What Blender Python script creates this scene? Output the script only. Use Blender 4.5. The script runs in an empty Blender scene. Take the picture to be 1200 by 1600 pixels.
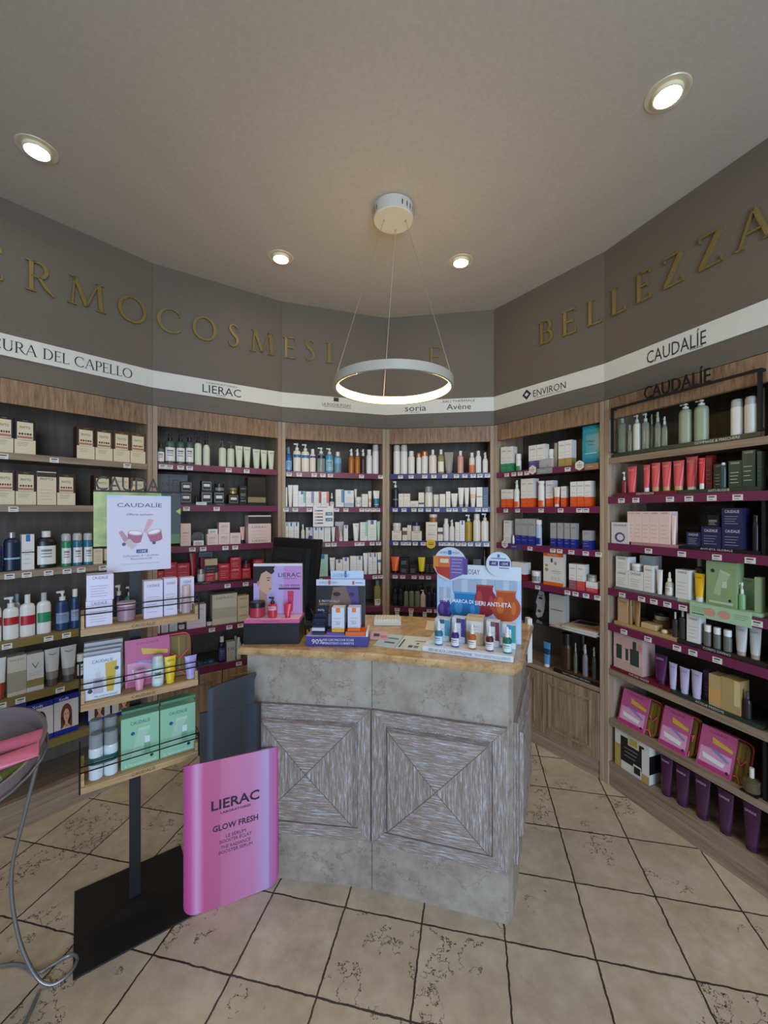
import bpy, bmesh, math, random
from mathutils import Matrix, Vector
random.seed(7)
SC = bpy.context.scene
COLL = SC.collection
EYE, F = 1.5, 640.0          # eye height (m), focal length in pixels of the 1200x1600 frame
PI = math.pi

# ------------------------------------------------------------------ camera, world, daylight, exposure
cd = bpy.data.cameras.new('camera')
cam = bpy.data.objects.new('camera', cd); COLL.objects.link(cam)
cam.location = (0, 0, EYE); cam.rotation_euler = (PI/2, 0, 0)
cd.sensor_fit = 'VERTICAL'; cd.sensor_height = 36; cd.lens = 36*F/1600
cd.clip_start = .02
SC.camera = cam
SC.view_settings.view_transform = 'Standard'; SC.view_settings.look = 'None'
SC.view_settings.gamma = 1; SC.view_settings.use_curve_mapping = False
SC.view_settings.exposure = 0.6
w = bpy.data.worlds.new('world'); SC.world = w; w.use_nodes = True
w.node_tree.nodes['Background'].inputs[0].default_value = (.62, .78, 1, 1)
w.node_tree.nodes['Background'].inputs[1].default_value = .6

def area(name, loc, rot, sx, sy, power, col):
    l = bpy.data.lights.new(name, 'AREA'); l.shape = 'RECTANGLE'; l.size = sx; l.size_y = sy
    l.energy = power; l.color = col
    o = bpy.data.objects.new(name, l); COLL.objects.link(o); o.location = loc; o.rotation_euler = rot
    return o
# daylight falling in through the shop window behind the viewer
DAY = area('window_daylight', (.95, -2.66, 1.45), (PI/2, 0, 0), 1.8, 2.3, 98, (.58, .76, 1))
SPOT_W, SPOT_COL, RING_E, RING_W = 8.0, (1, .82, .57), 4.2, 5.6

# ------------------------------------------------------------------ materials
def lin(h):
    h = h.lstrip('#'); out = []
    for i in (0, 2, 4):
        c = int(h[i:i+2], 16)/255
        out.append(c/12.92 if c <= .04045 else ((c+.055)/1.055)**2.4)
    return tuple(out)+(1,)
COL = dict(W='e4e2dc', CR='dccfae', BK='15151a', DK='2b2b30', GY='8d8d8d', LG='b9b9b7', RD='b3202f', OR='e2591c', YE='e2c322',
           TE='1f8f8f', MT='a7d2bf', GR='2f8b5b', DG='2c4036', PG='cfd6bd', NV='1b2548', BL='2d6fb4', LB='9cc0da', PU='5b3f8e', LV='a99bd0',
           PK='d98fae', PP='e8cdc6', MG='b23a7c', CO='d8525a', AM='b8621c', GO='b59a55', TN='c3a079', BR='6a4a34', SV='a3a3a3', INK='2a2a33',
           RB='1d2b86', OL='7f6a1e', PL='4a2147', LI='d9d2e6', SG='8fae8a', MV='a88690', CU='c98a68', GN='6fb08a', PE='e6b9a6', HP='d63f8e',
           TQ='3fa5b5', DB='243a63', DN='46331f', IV='e8e0cf', CB='3f6fd0', WD='b08a5c', BZ='9a7444', PB='c7d7ec')
_M = {}
def M(c, rough=.45, metal=0., emis=0., trans=0., coat=0.):
    k = (c, rough, metal, emis, trans, coat)
    if k in _M: return _M[k]
    m = bpy.data.materials.new('paint_'+c.lower()); m.use_nodes = True
    p = m.node_tree.nodes['Principled BSDF']
    p.inputs['Base Color'].default_value = lin(COL.get(c, c)); p.inputs['Roughness'].default_value = rough
    p.inputs['Metallic'].default_value = metal
    if trans: p.inputs['Transmission Weight'].default_value = trans; p.inputs['IOR'].default_value = 1.3
    if coat: p.inputs['Coat Weight'].default_value = coat
    if emis:
        p.inputs['Emission Color'].default_value = lin(COL.get(c, c)); p.inputs['Emission Strength'].default_value = emis
    _M[k] = m; return m

class NT:
    """small node-tree helper"""
    def __init__(s, name, rough=.5):
        s.m = bpy.data.materials.new(name); s.m.use_nodes = True; s.t = s.m.node_tree
        s.p = s.t.nodes['Principled BSDF']; s.p.inputs['Roughness'].default_value = rough
        s.tc = s.t.nodes.new('ShaderNodeTexCoord')
    def n(s, typ, **kw):
        x = s.t.nodes.new(typ)
        for k, v in kw.items(): setattr(x, k, v)
        return x
    def l(s, a, b): s.t.links.new(a, b)
    def math(s, op, a, b=None, c=None):
        x = s.n('ShaderNodeMath', operation=op)
        for i, v in enumerate((a, b, c)):
            if v is None: continue
            if isinstance(v, (int, float)): x.inputs[i].default_value = v
            else: s.l(v, x.inputs[i])
        return x.outputs[0]
    def noise(s, vec, scale, detail=4, rough=.55):
        x = s.n('ShaderNodeTexNoise'); x.inputs['Scale'].default_value = scale; x.inputs['Detail'].default_value = detail
        x.inputs['Roughness'].default_value = rough
        s.l(vec, x.inputs['Vector']); return x.outputs['Fac']
    def mapping(s, vec, scale=(1, 1, 1), rot=(0, 0, 0), loc=(0, 0, 0)):
        x = s.n('ShaderNodeMapping'); x.inputs['Scale'].default_value = scale; x.inputs['Rotation'].default_value = rot
        x.inputs['Location'].default_value = loc; s.l(vec, x.inputs['Vector']); return x.outputs[0]
    def ramp(s, fac, stops):
        x = s.n('ShaderNodeValToRGB'); e = x.color_ramp.elements
        while len(e) < len(stops): e.new(.5)
        for q, (pos, c) in zip(e, stops): q.position = pos; q.color = lin(c)
        s.l(fac, x.inputs[0]); return x.outputs[0]
    def mix(s, fac, a, b, typ='MIX'):
        x = s.n('ShaderNodeMix', data_type='RGBA', blend_type=typ)
        for i, v in ((0, fac), (6, a), (7, b)):
            if isinstance(v, (int, float)): x.inputs[i].default_value = v
            elif isinstance(v, str): x.inputs[i].default_value = lin(v)
            else: s.l(v, x.inputs[i])
        return x.outputs[2]
    def color(s, c): s.l(c, s.p.inputs['Base Color']); return s.m
    def bump(s, fac, strength=.3, dist=.002):
        b = s.n('ShaderNodeBump'); b.inputs['Strength'].default_value = strength; b.inputs['Distance'].default_value = dist
        s.l(fac, b.inputs['Height']); s.l(b.outputs[0], s.p.inputs['Normal'])

def wood(name, c1, c2, c3, axis='z', cross=38, along=2.2, rough=.55, bump=.2, stops=(.33, .5, .66)):
    s = NT(name, rough); sc = {'x': (along, cross, cross), 'z': (cross, cross, along)}[axis]
    v = s.mapping(s.tc.outputs['Object'], sc)
    a = s.noise(v, 1.0, 6, .6); v2 = s.mapping(s.tc.outputs['Object'], tuple(q*3.2 for q in sc)); b = s.noise(v2, 1.0, 3)
    f = s.math('ADD', s.math('MULTIPLY', a, .65), s.math('MULTIPLY', b, .35))
    s.bump(f, bump, .002)
    return s.color(s.ramp(f, list(zip(stops, (c1, c2, c3)))))
OAK = wood('oak_veneer_cornice', '5d4531', '8d6d50', 'a98a6c', 'z', 60, 6)
OAKD = wood('oak_veneer_doors', '6d5540', '957a5f', 'ab9277', 'z', 45, 3)
POST = wood('oak_edge_posts', '8b7660', 'a8927a', 'b8a48c', 'z', 30, 1.5)
SHELFW = wood('oak_shelf_boards', '77624f', '94806b', 'a5927c', 'x', 40, 2)
CARC = wood('dark_laminate_back_panels', '574e44', '64594e', '6e6357', 'z', 20, 2, .6, .05)
CERH = wood('limed_oak_across', '7f6d60', '97887e', 'ced8e8', 'x', 270, 15, .6, .6, (.38, .52, .66))
CERV = wood('limed_oak_upright', '7f6d60', '97887e', 'ced8e8', 'z', 270, 15, .6, .6, (.38, .52, .66))
TRAYW = wood('light_oak_trays', '9a7a52', 'b79467', 'c9a97c', 'x', 50, 3)

def stone(name, c1, c2, c3, scale=9, rough=.45, vein='6b5a48'):
    s = NT(name, rough); v = s.tc.outputs['Object']
    a = s.noise(v, scale, 7, .62); b = s.noise(v, scale*2.6, 5, .6)
    f = s.math('ADD', s.math('MULTIPLY', a, .6), s.math('MULTIPLY', b, .4))
    base = s.ramp(f, [(.36, c1), (.5, c2), (.64, c3)])
    vv = s.math('LESS_THAN', s.math('ABSOLUTE', s.math('SUBTRACT', s.noise(v, scale*.55, 5, .65), .5)), .006)
    return s.color(s.mix(s.math('MULTIPLY', vv, .45), base, vein))
STONE = stone('grey_beige_counter_stone', '8f8378', 'a3988c', 'b1a79c')
TOPM = stone('honey_marble_worktop', 'a07f56', 'bf9d70', 'd0b389', 11, .22, '7a5c3a')
STONE.node_tree.nodes['Principled BSDF'].inputs['Roughness'].default_value = .4

def floor_mat():
    s = NT('tumbled_limestone_tiles', .42); TS = .293; A = (.772, 1.658); th = math.atan2(135, 640)
    sep = s.n('ShaderNodeSeparateXYZ'); s.l(s.tc.outputs['Object'], sep.inputs[0])
    x = s.math('SUBTRACT', sep.outputs[0], A[0]); y = s.math('SUBTRACT', sep.outputs[1], A[1])
    def axis(cx, cy): return s.math('ADD', s.math('MULTIPLY', x, cx/TS), s.math('MULTIPLY', y, cy/TS))
    p = axis(math.cos(th), -math.sin(th)); q = axis(math.sin(th), math.cos(th))
    wob = s.math('MULTIPLY', s.math('SUBTRACT', s.noise(s.tc.outputs['Object'], 26, 3), .5), .035)
    def edge(a):
        fr = s.math('FRACT', s.math('ADD', a, wob)); return s.math('MINIMUM', fr, s.math('SUBTRACT', 1, fr))
    e = s.math('MINIMUM', edge(p), edge(q))
    grout = s.math('LESS_THAN', e, .011)
    cid = s.n('ShaderNodeCombineXYZ'); s.l(s.math('FLOOR', p), cid.inputs[0]); s.l(s.math('FLOOR', q), cid.inputs[1])
    wn = s.n('ShaderNodeTexWhiteNoise', noise_dimensions='3D'); s.l(cid.outputs[0], wn.inputs['Vector'])
    off = s.n('ShaderNodeVectorMath', operation='SCALE'); s.l(wn.outputs['Color'], off.inputs[0]); off.inputs['Scale'].default_value = 9
    vadd = s.n('ShaderNodeVectorMath', operation='ADD'); s.l(s.tc.outputs['Object'], vadd.inputs[0]); s.l(off.outputs[0], vadd.inputs[1])
    v = vadd.outputs[0]
    f = s.math('ADD', s.math('MULTIPLY', s.noise(v, 5, 6, .6), .6), s.math('MULTIPLY', s.noise(v, 22, 5, .6), .4))
    base = s.ramp(f, [(.34, 'b5a28a'), (.5, 'cbb99f'), (.66, 'dccdb6')])
    base = s.mix(s.math('MULTIPLY', wn.outputs['Value'], .35), base, 'ae9a80')
    pit = s.math('LESS_THAN', s.math('ABSOLUTE', s.math('SUBTRACT', s.noise(v, 13, 5, .62), .5)), .008)
    zone = s.math('GREATER_THAN', s.math('ADD', s.noise(v, 4.2, 2), s.math('MULTIPLY', wn.outputs['Value'], .2)), .685)
    pit = s.math('MULTIPLY', pit, zone)
    c = s.mix(s.math('MULTIPLY', pit, .92), base, '3a2f22')
    c = s.mix(grout, c, '40362b')
    h = s.math('SUBTRACT', s.math('SUBTRACT', 1, grout), s.math('MULTIPLY', pit, .6))
    s.bump(h, .5, .003)
    return s.color(c)
FLOOR = floor_mat()
def plaster(name, c1, c2, rough=.85, sc=60):
    s = NT(name, rough); f = s.noise(s.tc.outputs['Object'], sc, 4)
    s.bump(f, .12, .002)
    return s.color(s.ramp(f, [(.3, c1), (.7, c2)]))
CEIL = plaster('ceiling_plaster', 'b2aaa0', 'b9b1a7')
TAUPE = plaster('taupe_fascia_paint', '685f53', '6d6357', .6)
WALLM = plaster('rear_wall_paint', 'a59c8f', 'aca396')
WHITE_STRIP = plaster('white_header_strip', 'dcdacf', 'e0ded3', .5, 30)
RAILM = M('70284b', .35); RAILB = M('2a2f6e', .35); RAILO = M('7d6a33', .4)
GOLDM = M('8f7c48', .42, .5)
METB = M('1b1b1d', .5, .3)

# ------------------------------------------------------------------ mesh builder
def T2(body, bold=0., _c={}):
    """flat outline of a word: (verts, faces, width)"""
    key = body; body = (body, bold)
    if body not in _c:
        c = bpy.data.curves.new('lettering', 'FONT'); c.body = key; c.resolution_u = 2; c.offset = bold
        o = bpy.data.objects.new('lettering', c); me = bpy.data.meshes.new_from_object(o)
        vs = [tuple(v.co[:2]) for v in me.vertices]; fs = [tuple(p.vertices) for p in me.polygons]
        bpy.data.objects.remove(o); bpy.data.curves.remove(c); bpy.data.meshes.remove(me)
        xs = [v[0] for v in vs]; x0 = min(xs)
        _c[body] = ([(v[0]-x0, v[1]) for v in vs], fs, max(xs)-x0)
    return _c[body]

class MB:
    def __init__(s): s.v, s.f, s.m, s.sm, s.mats = [], [], [], [], []
    def mi(s, m):
        if isinstance(m, str): m = M(m)
        if m not in s.mats: s.mats.append(m)
        return s.mats.index(m)
    def face(s, pts, m, smooth=False):
        n = len(s.v); s.v += [tuple(p) for p in pts]; s.f.append(tuple(range(n, n+len(pts)))); s.m.append(s.mi(m)); s.sm.append(smooth)
    def mesh(s, vs, fs, m, smooth=False):
        n = len(s.v); s.v += [tuple(p) for p in vs]; k = s.mi(m)
        for f in fs: s.f.append(tuple(i+n for i in f)); s.m.append(k); s.sm.append(smooth)
        return s
    def box(s, x0, x1, y0, y1, z0, z1, m):
        vs = [(x, y, z) for z in (z0, z1) for x, y in ((x0, y0), (x1, y0), (x1, y1), (x0, y1))]
        return s.mesh(vs, [(3, 2, 1, 0), (4, 5, 6, 7), (0, 1, 5, 4), (1, 2, 6, 5), (2, 3, 7, 6), (3, 0, 4, 7)], m)
    def poly(s, pts, y, m):
        """flat polygon in the x-z plane, facing the viewer side (-y)"""
        s.face([(x, y, z) for x, z in pts], m); return s
    def rect(s, x0, x1, z0, z1, y, m): return s.poly([(x0, z0), (x1, z0), (x1, z1), (x0, z1)], y, m)
    def disc(s, cx, cz, rx, rz, y, m, n=24):
        return s.poly([(cx+rx*math.cos(2*PI*i/n), cz+rz*math.sin(2*PI*i/n)) for i in range(n)], y, m)
    def prism(s, pts, y0, y1, m):
        """polygon in x-z given thickness along y"""
        n = len(pts); vs = [(x, y0, z) for x, z in pts]+[(x, y1, z) for x, z in pts]
        fs = [tuple(range(n)), tuple(range(2*n-1, n-1, -1))]+[(i, i+n, (i+1) % n+n, (i+1) % n) for i in range(n)]
        return s.mesh(vs, fs, m)
    def slab(s, pts, z0, z1, m):
        n = len(pts); vs = [(x, y, z0) for x, y in pts]+[(x, y, z1) for x, y in pts]
        fs = [tuple(range(n-1, -1, -1)), tuple(range(n, 2*n))]+[(i, (i+1) % n, (i+1) % n+n, i+n) for i in range(n)]
        return s.mesh(vs, fs, m)
    def lathe(s, prof, m, seg=16, cx=0, cy=0, sy=1., a0=0., a1=2*PI, caps=True):
        """prof: [(r, z, [material])] bottom to top; sharp corners split"""
        full = abs(a1-a0-2*PI) < 1e-6; n = seg if full else seg+1
        def ring(r, z): return [(cx+r*math.cos(a0+(a1-a0)*i/seg), cy+sy*r*math.sin(a0+(a1-a0)*i/seg), z) for i in range(n)]
        for a, b in zip(prof[:-1], prof[1:]):
            mm = b[2] if len(b) > 2 else m
            if abs(a[0]-b[0])+abs(a[1]-b[1]) < 1e-7: continue
            vs = ring(a[0], a[1])+ring(b[0], b[1])
            fs = [(i, (i+1) % n, (i+1) % n+n, i+n) for i in range(n if full else n-1)]
            s.mesh(vs, fs, mm, True)
        if caps and full:
            r, z = prof[0][:2]
            if r > 1e-6: s.face(list(reversed(ring(r, z))), m)
            r, z = prof[-1][:2]
            if r > 1e-6: s.face(ring(r, z), prof[-1][2] if len(prof[-1]) > 2 else m)
        return s
    def tube(s, pts, r, m, seg=8, closed=False):
        pts = [Vector(p) for p in pts]; n = len(pts); rings = []; up = None
        for i, p in enumerate(pts):
            d = (pts[(i+1) % n]-pts[i-1]) if closed else (pts[min(i+1, n-1)]-pts[max(i-1, 0)])
            d.normalize()
            if up is None: up = Vector((0, 0, 1)) if abs(d.z) < .9 else Vector((1, 0, 0))
            a = d.cross(up).normalized(); b = a.cross(d).normalized(); up = b
            rings.append([p+a*(r*math.cos(2*PI*k/seg))+b*(r*math.sin(2*PI*k/seg)) for k in range(seg)])
        vs = [q for rg in rings for q in rg]; fs = []
        for i in range(n if closed else n-1):
            j = (i+1) % n
            for k in range(seg): fs.append((i*seg+k, j*seg+k, j*seg+(k+1) % seg, i*seg+(k+1) % seg))
        s.mesh(vs, fs, m, True)
        if not closed:
            s.face(list(reversed(rings[0])), m); s.face(rings[-1], m)
        return s
    def text(s, body, cx, z, h, y, m, w=None, align='c', slant=0., bold=0.):
        """lettering in the x-z plane; h = cap height, w = wanted width"""
        vs, fs, tw = T2(body, bold); k = h/.70; kx = k if w is None else w/tw
        W_ = tw*kx; x0 = cx-W_/2 if align == 'c' else cx
        return s.mesh([(x0+vx*kx+slant*vy*k, y, z+vy*k) for vx, vy in vs], fs, m)
    def build(s, name, parent=None, loc=(0, 0, 0), rz=0., bevel=0., merge=True):
        me = bpy.data.meshes.new(name); me.from_pydata(s.v, [], s.f)
        for m in s.mats: me.materials.append(m)
        me.polygons.foreach_set('material_index', s.m); me.polygons.foreach_set('use_smooth', s.sm)
        me.update()
        o = bpy.data.objects.new(name, me); COLL.objects.link(o); o.location = loc; o.rotation_euler = (0, 0, rz)
        if parent: o.parent = parent
        if bevel:
            bm = bmesh.new(); bm.from_mesh(me); bmesh.ops.remove_doubles(bm, verts=bm.verts, dist=1e-6); bm.to_mesh(me); bm.free()
            b = o.modifiers.new('soft_edges', 'BEVEL'); b.width = bevel; b.segments = 2; b.limit_method = 'ANGLE'; b.angle_limit = .7
        return o

def empty(name, loc=(0, 0, 0), rz=0.):
    o = bpy.data.objects.new(name, None); COLL.objects.link(o); o.location = loc; o.rotation_euler = (0, 0, rz)
    o.empty_display_size = .05; return o
def tag(o, label=None, cat=None, group=None, kind=None):
    for k, v in (('label', label), ('category', cat), ('group', group), ('kind', kind)):
        if v: o[k] = v
    return o

class Fr:
    """a local frame: u to the right along the front, v away from the viewer, z up"""
    def __init__(s, p, q=None, ang=None):
        s.o = p
        s.a = ang if ang is not None else math.atan2(q[1]-p[1], q[0]-p[0])
        s.t = (math.cos(s.a), math.sin(s.a)); s.b = (-s.t[1], s.t[0])
        s.w = math.hypot(q[0]-p[0], q[1]-p[1]) if q else 0
    def W(s, u, v, z=0): return (s.o[0]+s.t[0]*u+s.b[0]*v, s.o[1]+s.t[1]*u+s.b[1]*v, z)
    def px(s, x, y, v=0.):
        k = (x-600)/F; bx, by = s.o[0]+s.b[0]*v, s.o[1]+s.b[1]*v
        u = (k*by-bx)/(s.t[0]-k*s.t[1]); Y = by+s.t[1]*u
        return u, EYE+(800-y)/F*Y
    def sin(s, x):
        k = (x-600)/F; L = math.hypot(k, 1); return abs(k*s.t[1]-s.t[0])/L
    def root(s, name): return empty(name, (s.o[0], s.o[1], 0), s.a)

# plan of the fronts of the shelving, left to right
P = [(-1.845, 1.78), (-1.346, 2.38), (-.704, 2.815), (.014, 3.056), (.787, 2.93), (1.226, 2.275), (1.499, 1.544)]
BAY = [Fr(P[i], P[i+1]) for i in range(6)]
HC = 2.947            # ceiling
ZC0, ZC1 = 2.005, 2.118   # cornice
DEP = .30
SIDE = ['far_left', 'left', 'back_left', 'back_right', 'right', 'far_right']
BN = ['far left bay', 'second bay', 'third bay', 'fourth bay', 'fifth bay', 'far right bay']

# ------------------------------------------------------------------ room shell
def struct(o, label): return tag(o, label, None, None, 'structure')
struct(MB().box(-2.8, 2.8, -3, 3.8, -.06, 0, FLOOR).build('floor'), 'beige limestone floor of diagonal tiles with dark joints')
struct(MB().box(-2.8, 2.8, -3, 3.8, HC, HC+.06, CEIL).build('ceiling'), 'plain plaster ceiling with recessed lights')
for i, fr in enumerate(BAY):
    m = MB(); u0, u1 = 0.0005, fr.w-.0005
    m.box(u0, u1, .0, .05, ZC1+.003, HC, TAUPE)
    m.box(u0, u1, .05, DEP+.04, ZC1+.003, ZC1+.05, TAUPE)
    m.box(u0-.14, u1+.14, DEP+.04, DEP+.10, 0, HC, TAUPE)
    struct(m.build('wall_'+SIDE[i], None, (fr.o[0], fr.o[1], 0), fr.a), 'taupe fascia wall above the '+BN[i])
struct(MB().box(-2.35, -2.29, -2.7, 2.4, 0, HC, WALLM).build('wall_side_left'), 'plain side wall left of the viewer')
struct(MB().box(2.0, 2.06, -2.7, 2.2, 0, HC, WALLM).build('wall_side_right'), 'plain side wall right of the viewer')
struct(MB().box(P[6][0]+.03, 2.0, P[6][1]+.02, P[6][1]+.08, 0, HC, WALLM).build('wall_return_right'), 'plain wall beyond the far right bay')
struct(MB().box(-2.29, P[0][0]-.03, P[0][1]+.03, P[0][1]+.09, 0, HC, WALLM).build('wall_return_left'), 'plain wall beyond the far left bay')
m = MB()
for b in ((-2.35, -.8, 0, HC), (1.9, 2.06, 0, HC), (-.8, 1.9, 0, .25), (-.8, 1.9, 2.65, HC)): m.box(b[0], b[1], -2.7, -2.6, b[2], b[3], WALLM)
struct(m.build('wall_front'), 'wall with the shop window behind the viewer')
m = MB(); fm = M('3a3a3c', .4, .5)
for b in ((-.8, -.75, .25, 2.65), (1.85, 1.9, .25, 2.65), (-.75, 1.85, .25, .3), (-.75, 1.85, 2.6, 2.65), (.52, .57, .3, 2.6)): m.box(b[0], b[1], -2.68, -2.62, b[2], b[3], fm)
struct(m.build('window_1'), 'dark framed shop window behind the viewer')

# ------------------------------------------------------------------ serif capitals cut as solids
def ribbon(pts, ws):
    q = []; L, R = [], []
    for i, p in enumerate(pts):
        a, b = pts[max(i-1, 0)], pts[min(i+1, len(pts)-1)]
        dx, dz = b[0]-a[0], b[1]-a[1]; l = math.hypot(dx, dz) or 1; nx, nz = -dz/l, dx/l; w_ = ws[i]/2
        L.append((p[0]+nx*w_, p[1]+nz*w_)); R.append((p[0]-nx*w_, p[1]-nz*w_))
    for i in range(len(pts)-1): q.append([R[i], R[i+1], L[i+1], L[i]])
    return q
def st(x0, z0, x1, z1, w_): return ribbon([(x0, z0), (x1, z1)], [w_, w_])
def arc(cx, cz, rx, rz, a0, a1, wv, wh, n=18):
    pts, ws = [], []
    for i in range(n+1):
        a = math.radians(a0+(a1-a0)*i/n); pts.append((cx+rx*math.cos(a), cz+rz*math.sin(a))); ws.append(wh+(wv-wh)*abs(math.cos(a)))
    return ribbon(pts, ws)
TK, TN_ = .115, .055
def ser(x, z, w_=.26): return st(x-w_/2, z, x+w_/2, z, .04)
def stem(x): return st(x, .02, x, .98, TK)+ser(x, .02)+ser(x, .98)
GL = {
 'I': (.30, stem(.15)),
 'E': (.62, stem(.16)+st(.16, .975, .55, .975, TN_)+st(.16, .52, .46, .52, TN_)+st(.16, .025, .58, .025, TN_)+st(.54, .86, .54, 1, .035)+st(.57, 0, .57, .17, .035)+st(.46, .44, .46, .6, .03)),
 'L': (.62, stem(.16)+st(.16, .025, .57, .025, TN_)+st(.565, 0, .565, .18, .035)),
 'B': (.66, stem(.16)+st(.16, .975, .38, .975, TN_)+st(.16, .52, .4, .52, TN_)+st(.16, .025, .4, .025, TN_)+arc(.36, .745, .17, .23, -90, 90, TK, TN_)+arc(.38, .27, .21, .245, -90, 90, TK, TN_)),
 'R': (.74, stem(.16)+st(.16, .975, .36, .975, TN_)+st(.16, .5, .4, .5, TN_)+arc(.36, .737, .19, .237, -90, 90, TK, TN_)+ribbon([(.36, .5), (.55, .2), (.76, .0)], [.09, .11, .05])),
 'P': (.62, stem(.16)+st(.16, .975, .36, .975, TN_)+st(.16, .46, .36, .46, TN_)+arc(.36, .717, .2, .257, -90, 90, TK, TN_)),
 'D': (.82, stem(.16)+st(.16, .975, .34, .975, TN_)+st(.16, .025, .34, .025, TN_)+arc(.34, .5, .39, .475, -90, 90, TK, TN_)),
 'O': (.92, arc(.46, .5, .40, .475, 0, 360, TK, TN_, 36)),
 'C': (.82, arc(.46, .5, .40, .475, 48, 318, TK, TN_, 30)+st(.735, .70, .735, .90, .035)),
 'S': (.56, ribbon([(.46, .84), (.38, .95), (.26, .975), (.13, .9), (.11, .75), (.22, .61), (.36, .49), (.45, .36), (.45, .2), (.35, .06), (.23, .02), (.1, .08), (.06, .2)], [.04, .045, .05, .08, .1, .12, .125, .12, .1, .07, .05, .045, .04])),
 'M': (1.0, st(.14, .02, .2, .98, .05)+st(.2, .98, .5, .05, .11)+st(.5, .05, .8, .98, .05)+st(.82, .98, .88, .02, TK)+ser(.14, .02, .22)+ser(.88, .02)+ser(.17, .98, .2)+ser(.84, .98, .2)),
 'Z': (.7, st(.09, .975, .62, .975, TN_)+st(.07, .025, .64, .025, TN_)+st(.58, .95, .12, .05, TK)+st(.09, .82, .09, 1, .035)+st(.635, 0, .635, .18, .035)),
 'A': (.86, st(.1, .02, .43, .99, .05)+st(.43, .99, .76, .02, TK)+st(.24, .36, .62, .36, .045)+ser(.1, .02, .2)+ser(.76, .02, .24)),
 'U': (.82, st(.16, .98, .16, .32, TK)+st(.66, .98, .66, .32, .06)+arc(.41, .32, .25, .3, 180, 360, TK, TN_)+ser(.16, .98)+ser(.66, .98, .2)),
 ' ': (.38, []),
}
def glyph(m, ch, x, z, h, y0, y1, mt, kx=1.):
    for q in GL[ch][1]: m.prism([(x+a*h*kx, z+b*h) for a, b in q], y0, y1, mt)
def serif(m, word, x0, x1, z, h, y, mt):
    tot = sum(GL[c][0] for c in word); kx = (x1-x0)/(tot*h); x = x0
    for c in word:
        for q in GL[c][1]: m.poly([(x+a*h*kx, z+b*h) for a, b in q], y, mt)
        x += GL[c][0]*h*kx

letters = [(0, 'E', -38, 6, 385, 440), (0, 'R', 38, 83, 405, 461), (0, 'M', 103, 164, 434, 487), (0, 'O', 183, 228, 464, 504),
  (1, 'C', 245, 284, 484, 520), (1, 'O', 300, 338, 497, 532), (1, 'S', 355, 374, 510, 541), (1, 'M', 389, 428, 519, 553),
  (2, 'E', 441, 463, 530, 559), (2, 'S', 475, 493, 535, 563), (2, 'I', 508, 520, 538, 566), (3, 'E', 669, 690, 545, 571),
  (4, 'B', 842, 866, 499, 539), (4, 'E', 878, 903, 486, 525), (4, 'L', 917, 943, 474, 512), (5, 'L', 955, 981, 455, 495), (5, 'E', 994, 1020, 425, 475),
  (5, 'Z', 1036, 1072, 395, 451), (5, 'Z', 1090, 1134, 358, 422), (5, 'A', 1151, 1212, 326, 390)]
ordw = ['first', 'second', 'third', 'fourth', 'fifth', 'sixth', 'seventh', 'eighth', 'ninth', 'tenth', 'eleventh', 'twelfth']
LW = {0: 'far left', 1: 'second', 2: 'third', 3: 'fourth', 4: 'fifth', 5: 'far right'}
nb = {}
HL = .145
for bi, ch, x0, x1, y0, y1 in letters:
    fr = BAY[bi]; u0, zt = fr.px(x0, y0); u1, zb = fr.px(x1, y1); uc = (u0+u1)/2
    zc = fr.px((x0+x1)/2, (y0+y1)/2)[1]; wd, qs = GL[ch]
    zc = 2.632
    nb[bi] = nb.get(bi, 0)+1
    m = MB(); kx = (u1-u0)/(wd*HL)
    for q in qs: m.prism([((a-wd/2)*HL*kx, b*HL) for a, b in q], -.012, 0, GOLDM)
    o = m.build('raised_letter', None, fr.W(uc, -.0005, zc-HL/2), fr.a)
    tag(o, 'gold serif capital %s, %s raised letter on the %s fascia panel' % (ch, ordw[nb[bi]-1], LW[bi]), 'letter', 'gold raised letters on the fascia')

# white header strip with the makers' lettering
INK = M('2e2c30', .6)
strip_txt = {0: [('serif', 'CURA DEL CAPELLO', -18, 206, .052)], 1: [('t', 'LIERAC', 316, 376, .05), ('s', 'LABORATOIRES', 322, 370, .009, .027), ('s', 'PARIS', 338, 352, .008, -.042)],
  2: [('t', 'LA ROCHE-POSAY', 503, 548, .020), ('s', 'LABORATOIRE PHARMACEUTIQUE', 504, 548, .008, -.026), ('sq', '', 521, 529, .05)],
  3: [('t', 'soria', 633, 666, .046), ('s', 'NATURAL', 640, 657, .007, -.042), ('t', 'Avène', 698, 736, .046), ('s', 'EAU THERMALE', 692, 742, .016, .024)],
  4: [('t', 'ENVIRON', 834, 885, .043), ('s', 'a beautiful skin for a lifetime', 836, 883, .009, -.040), ('dia', '', 817, 831, .05)],
  5: [('t', 'CAUDALÍE', 1012, 1105, .062), ('s', 'PARIS', 1080, 1100, .009, -.046)]}
ZS0, ZS1 = 2.222, 2.322
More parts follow.
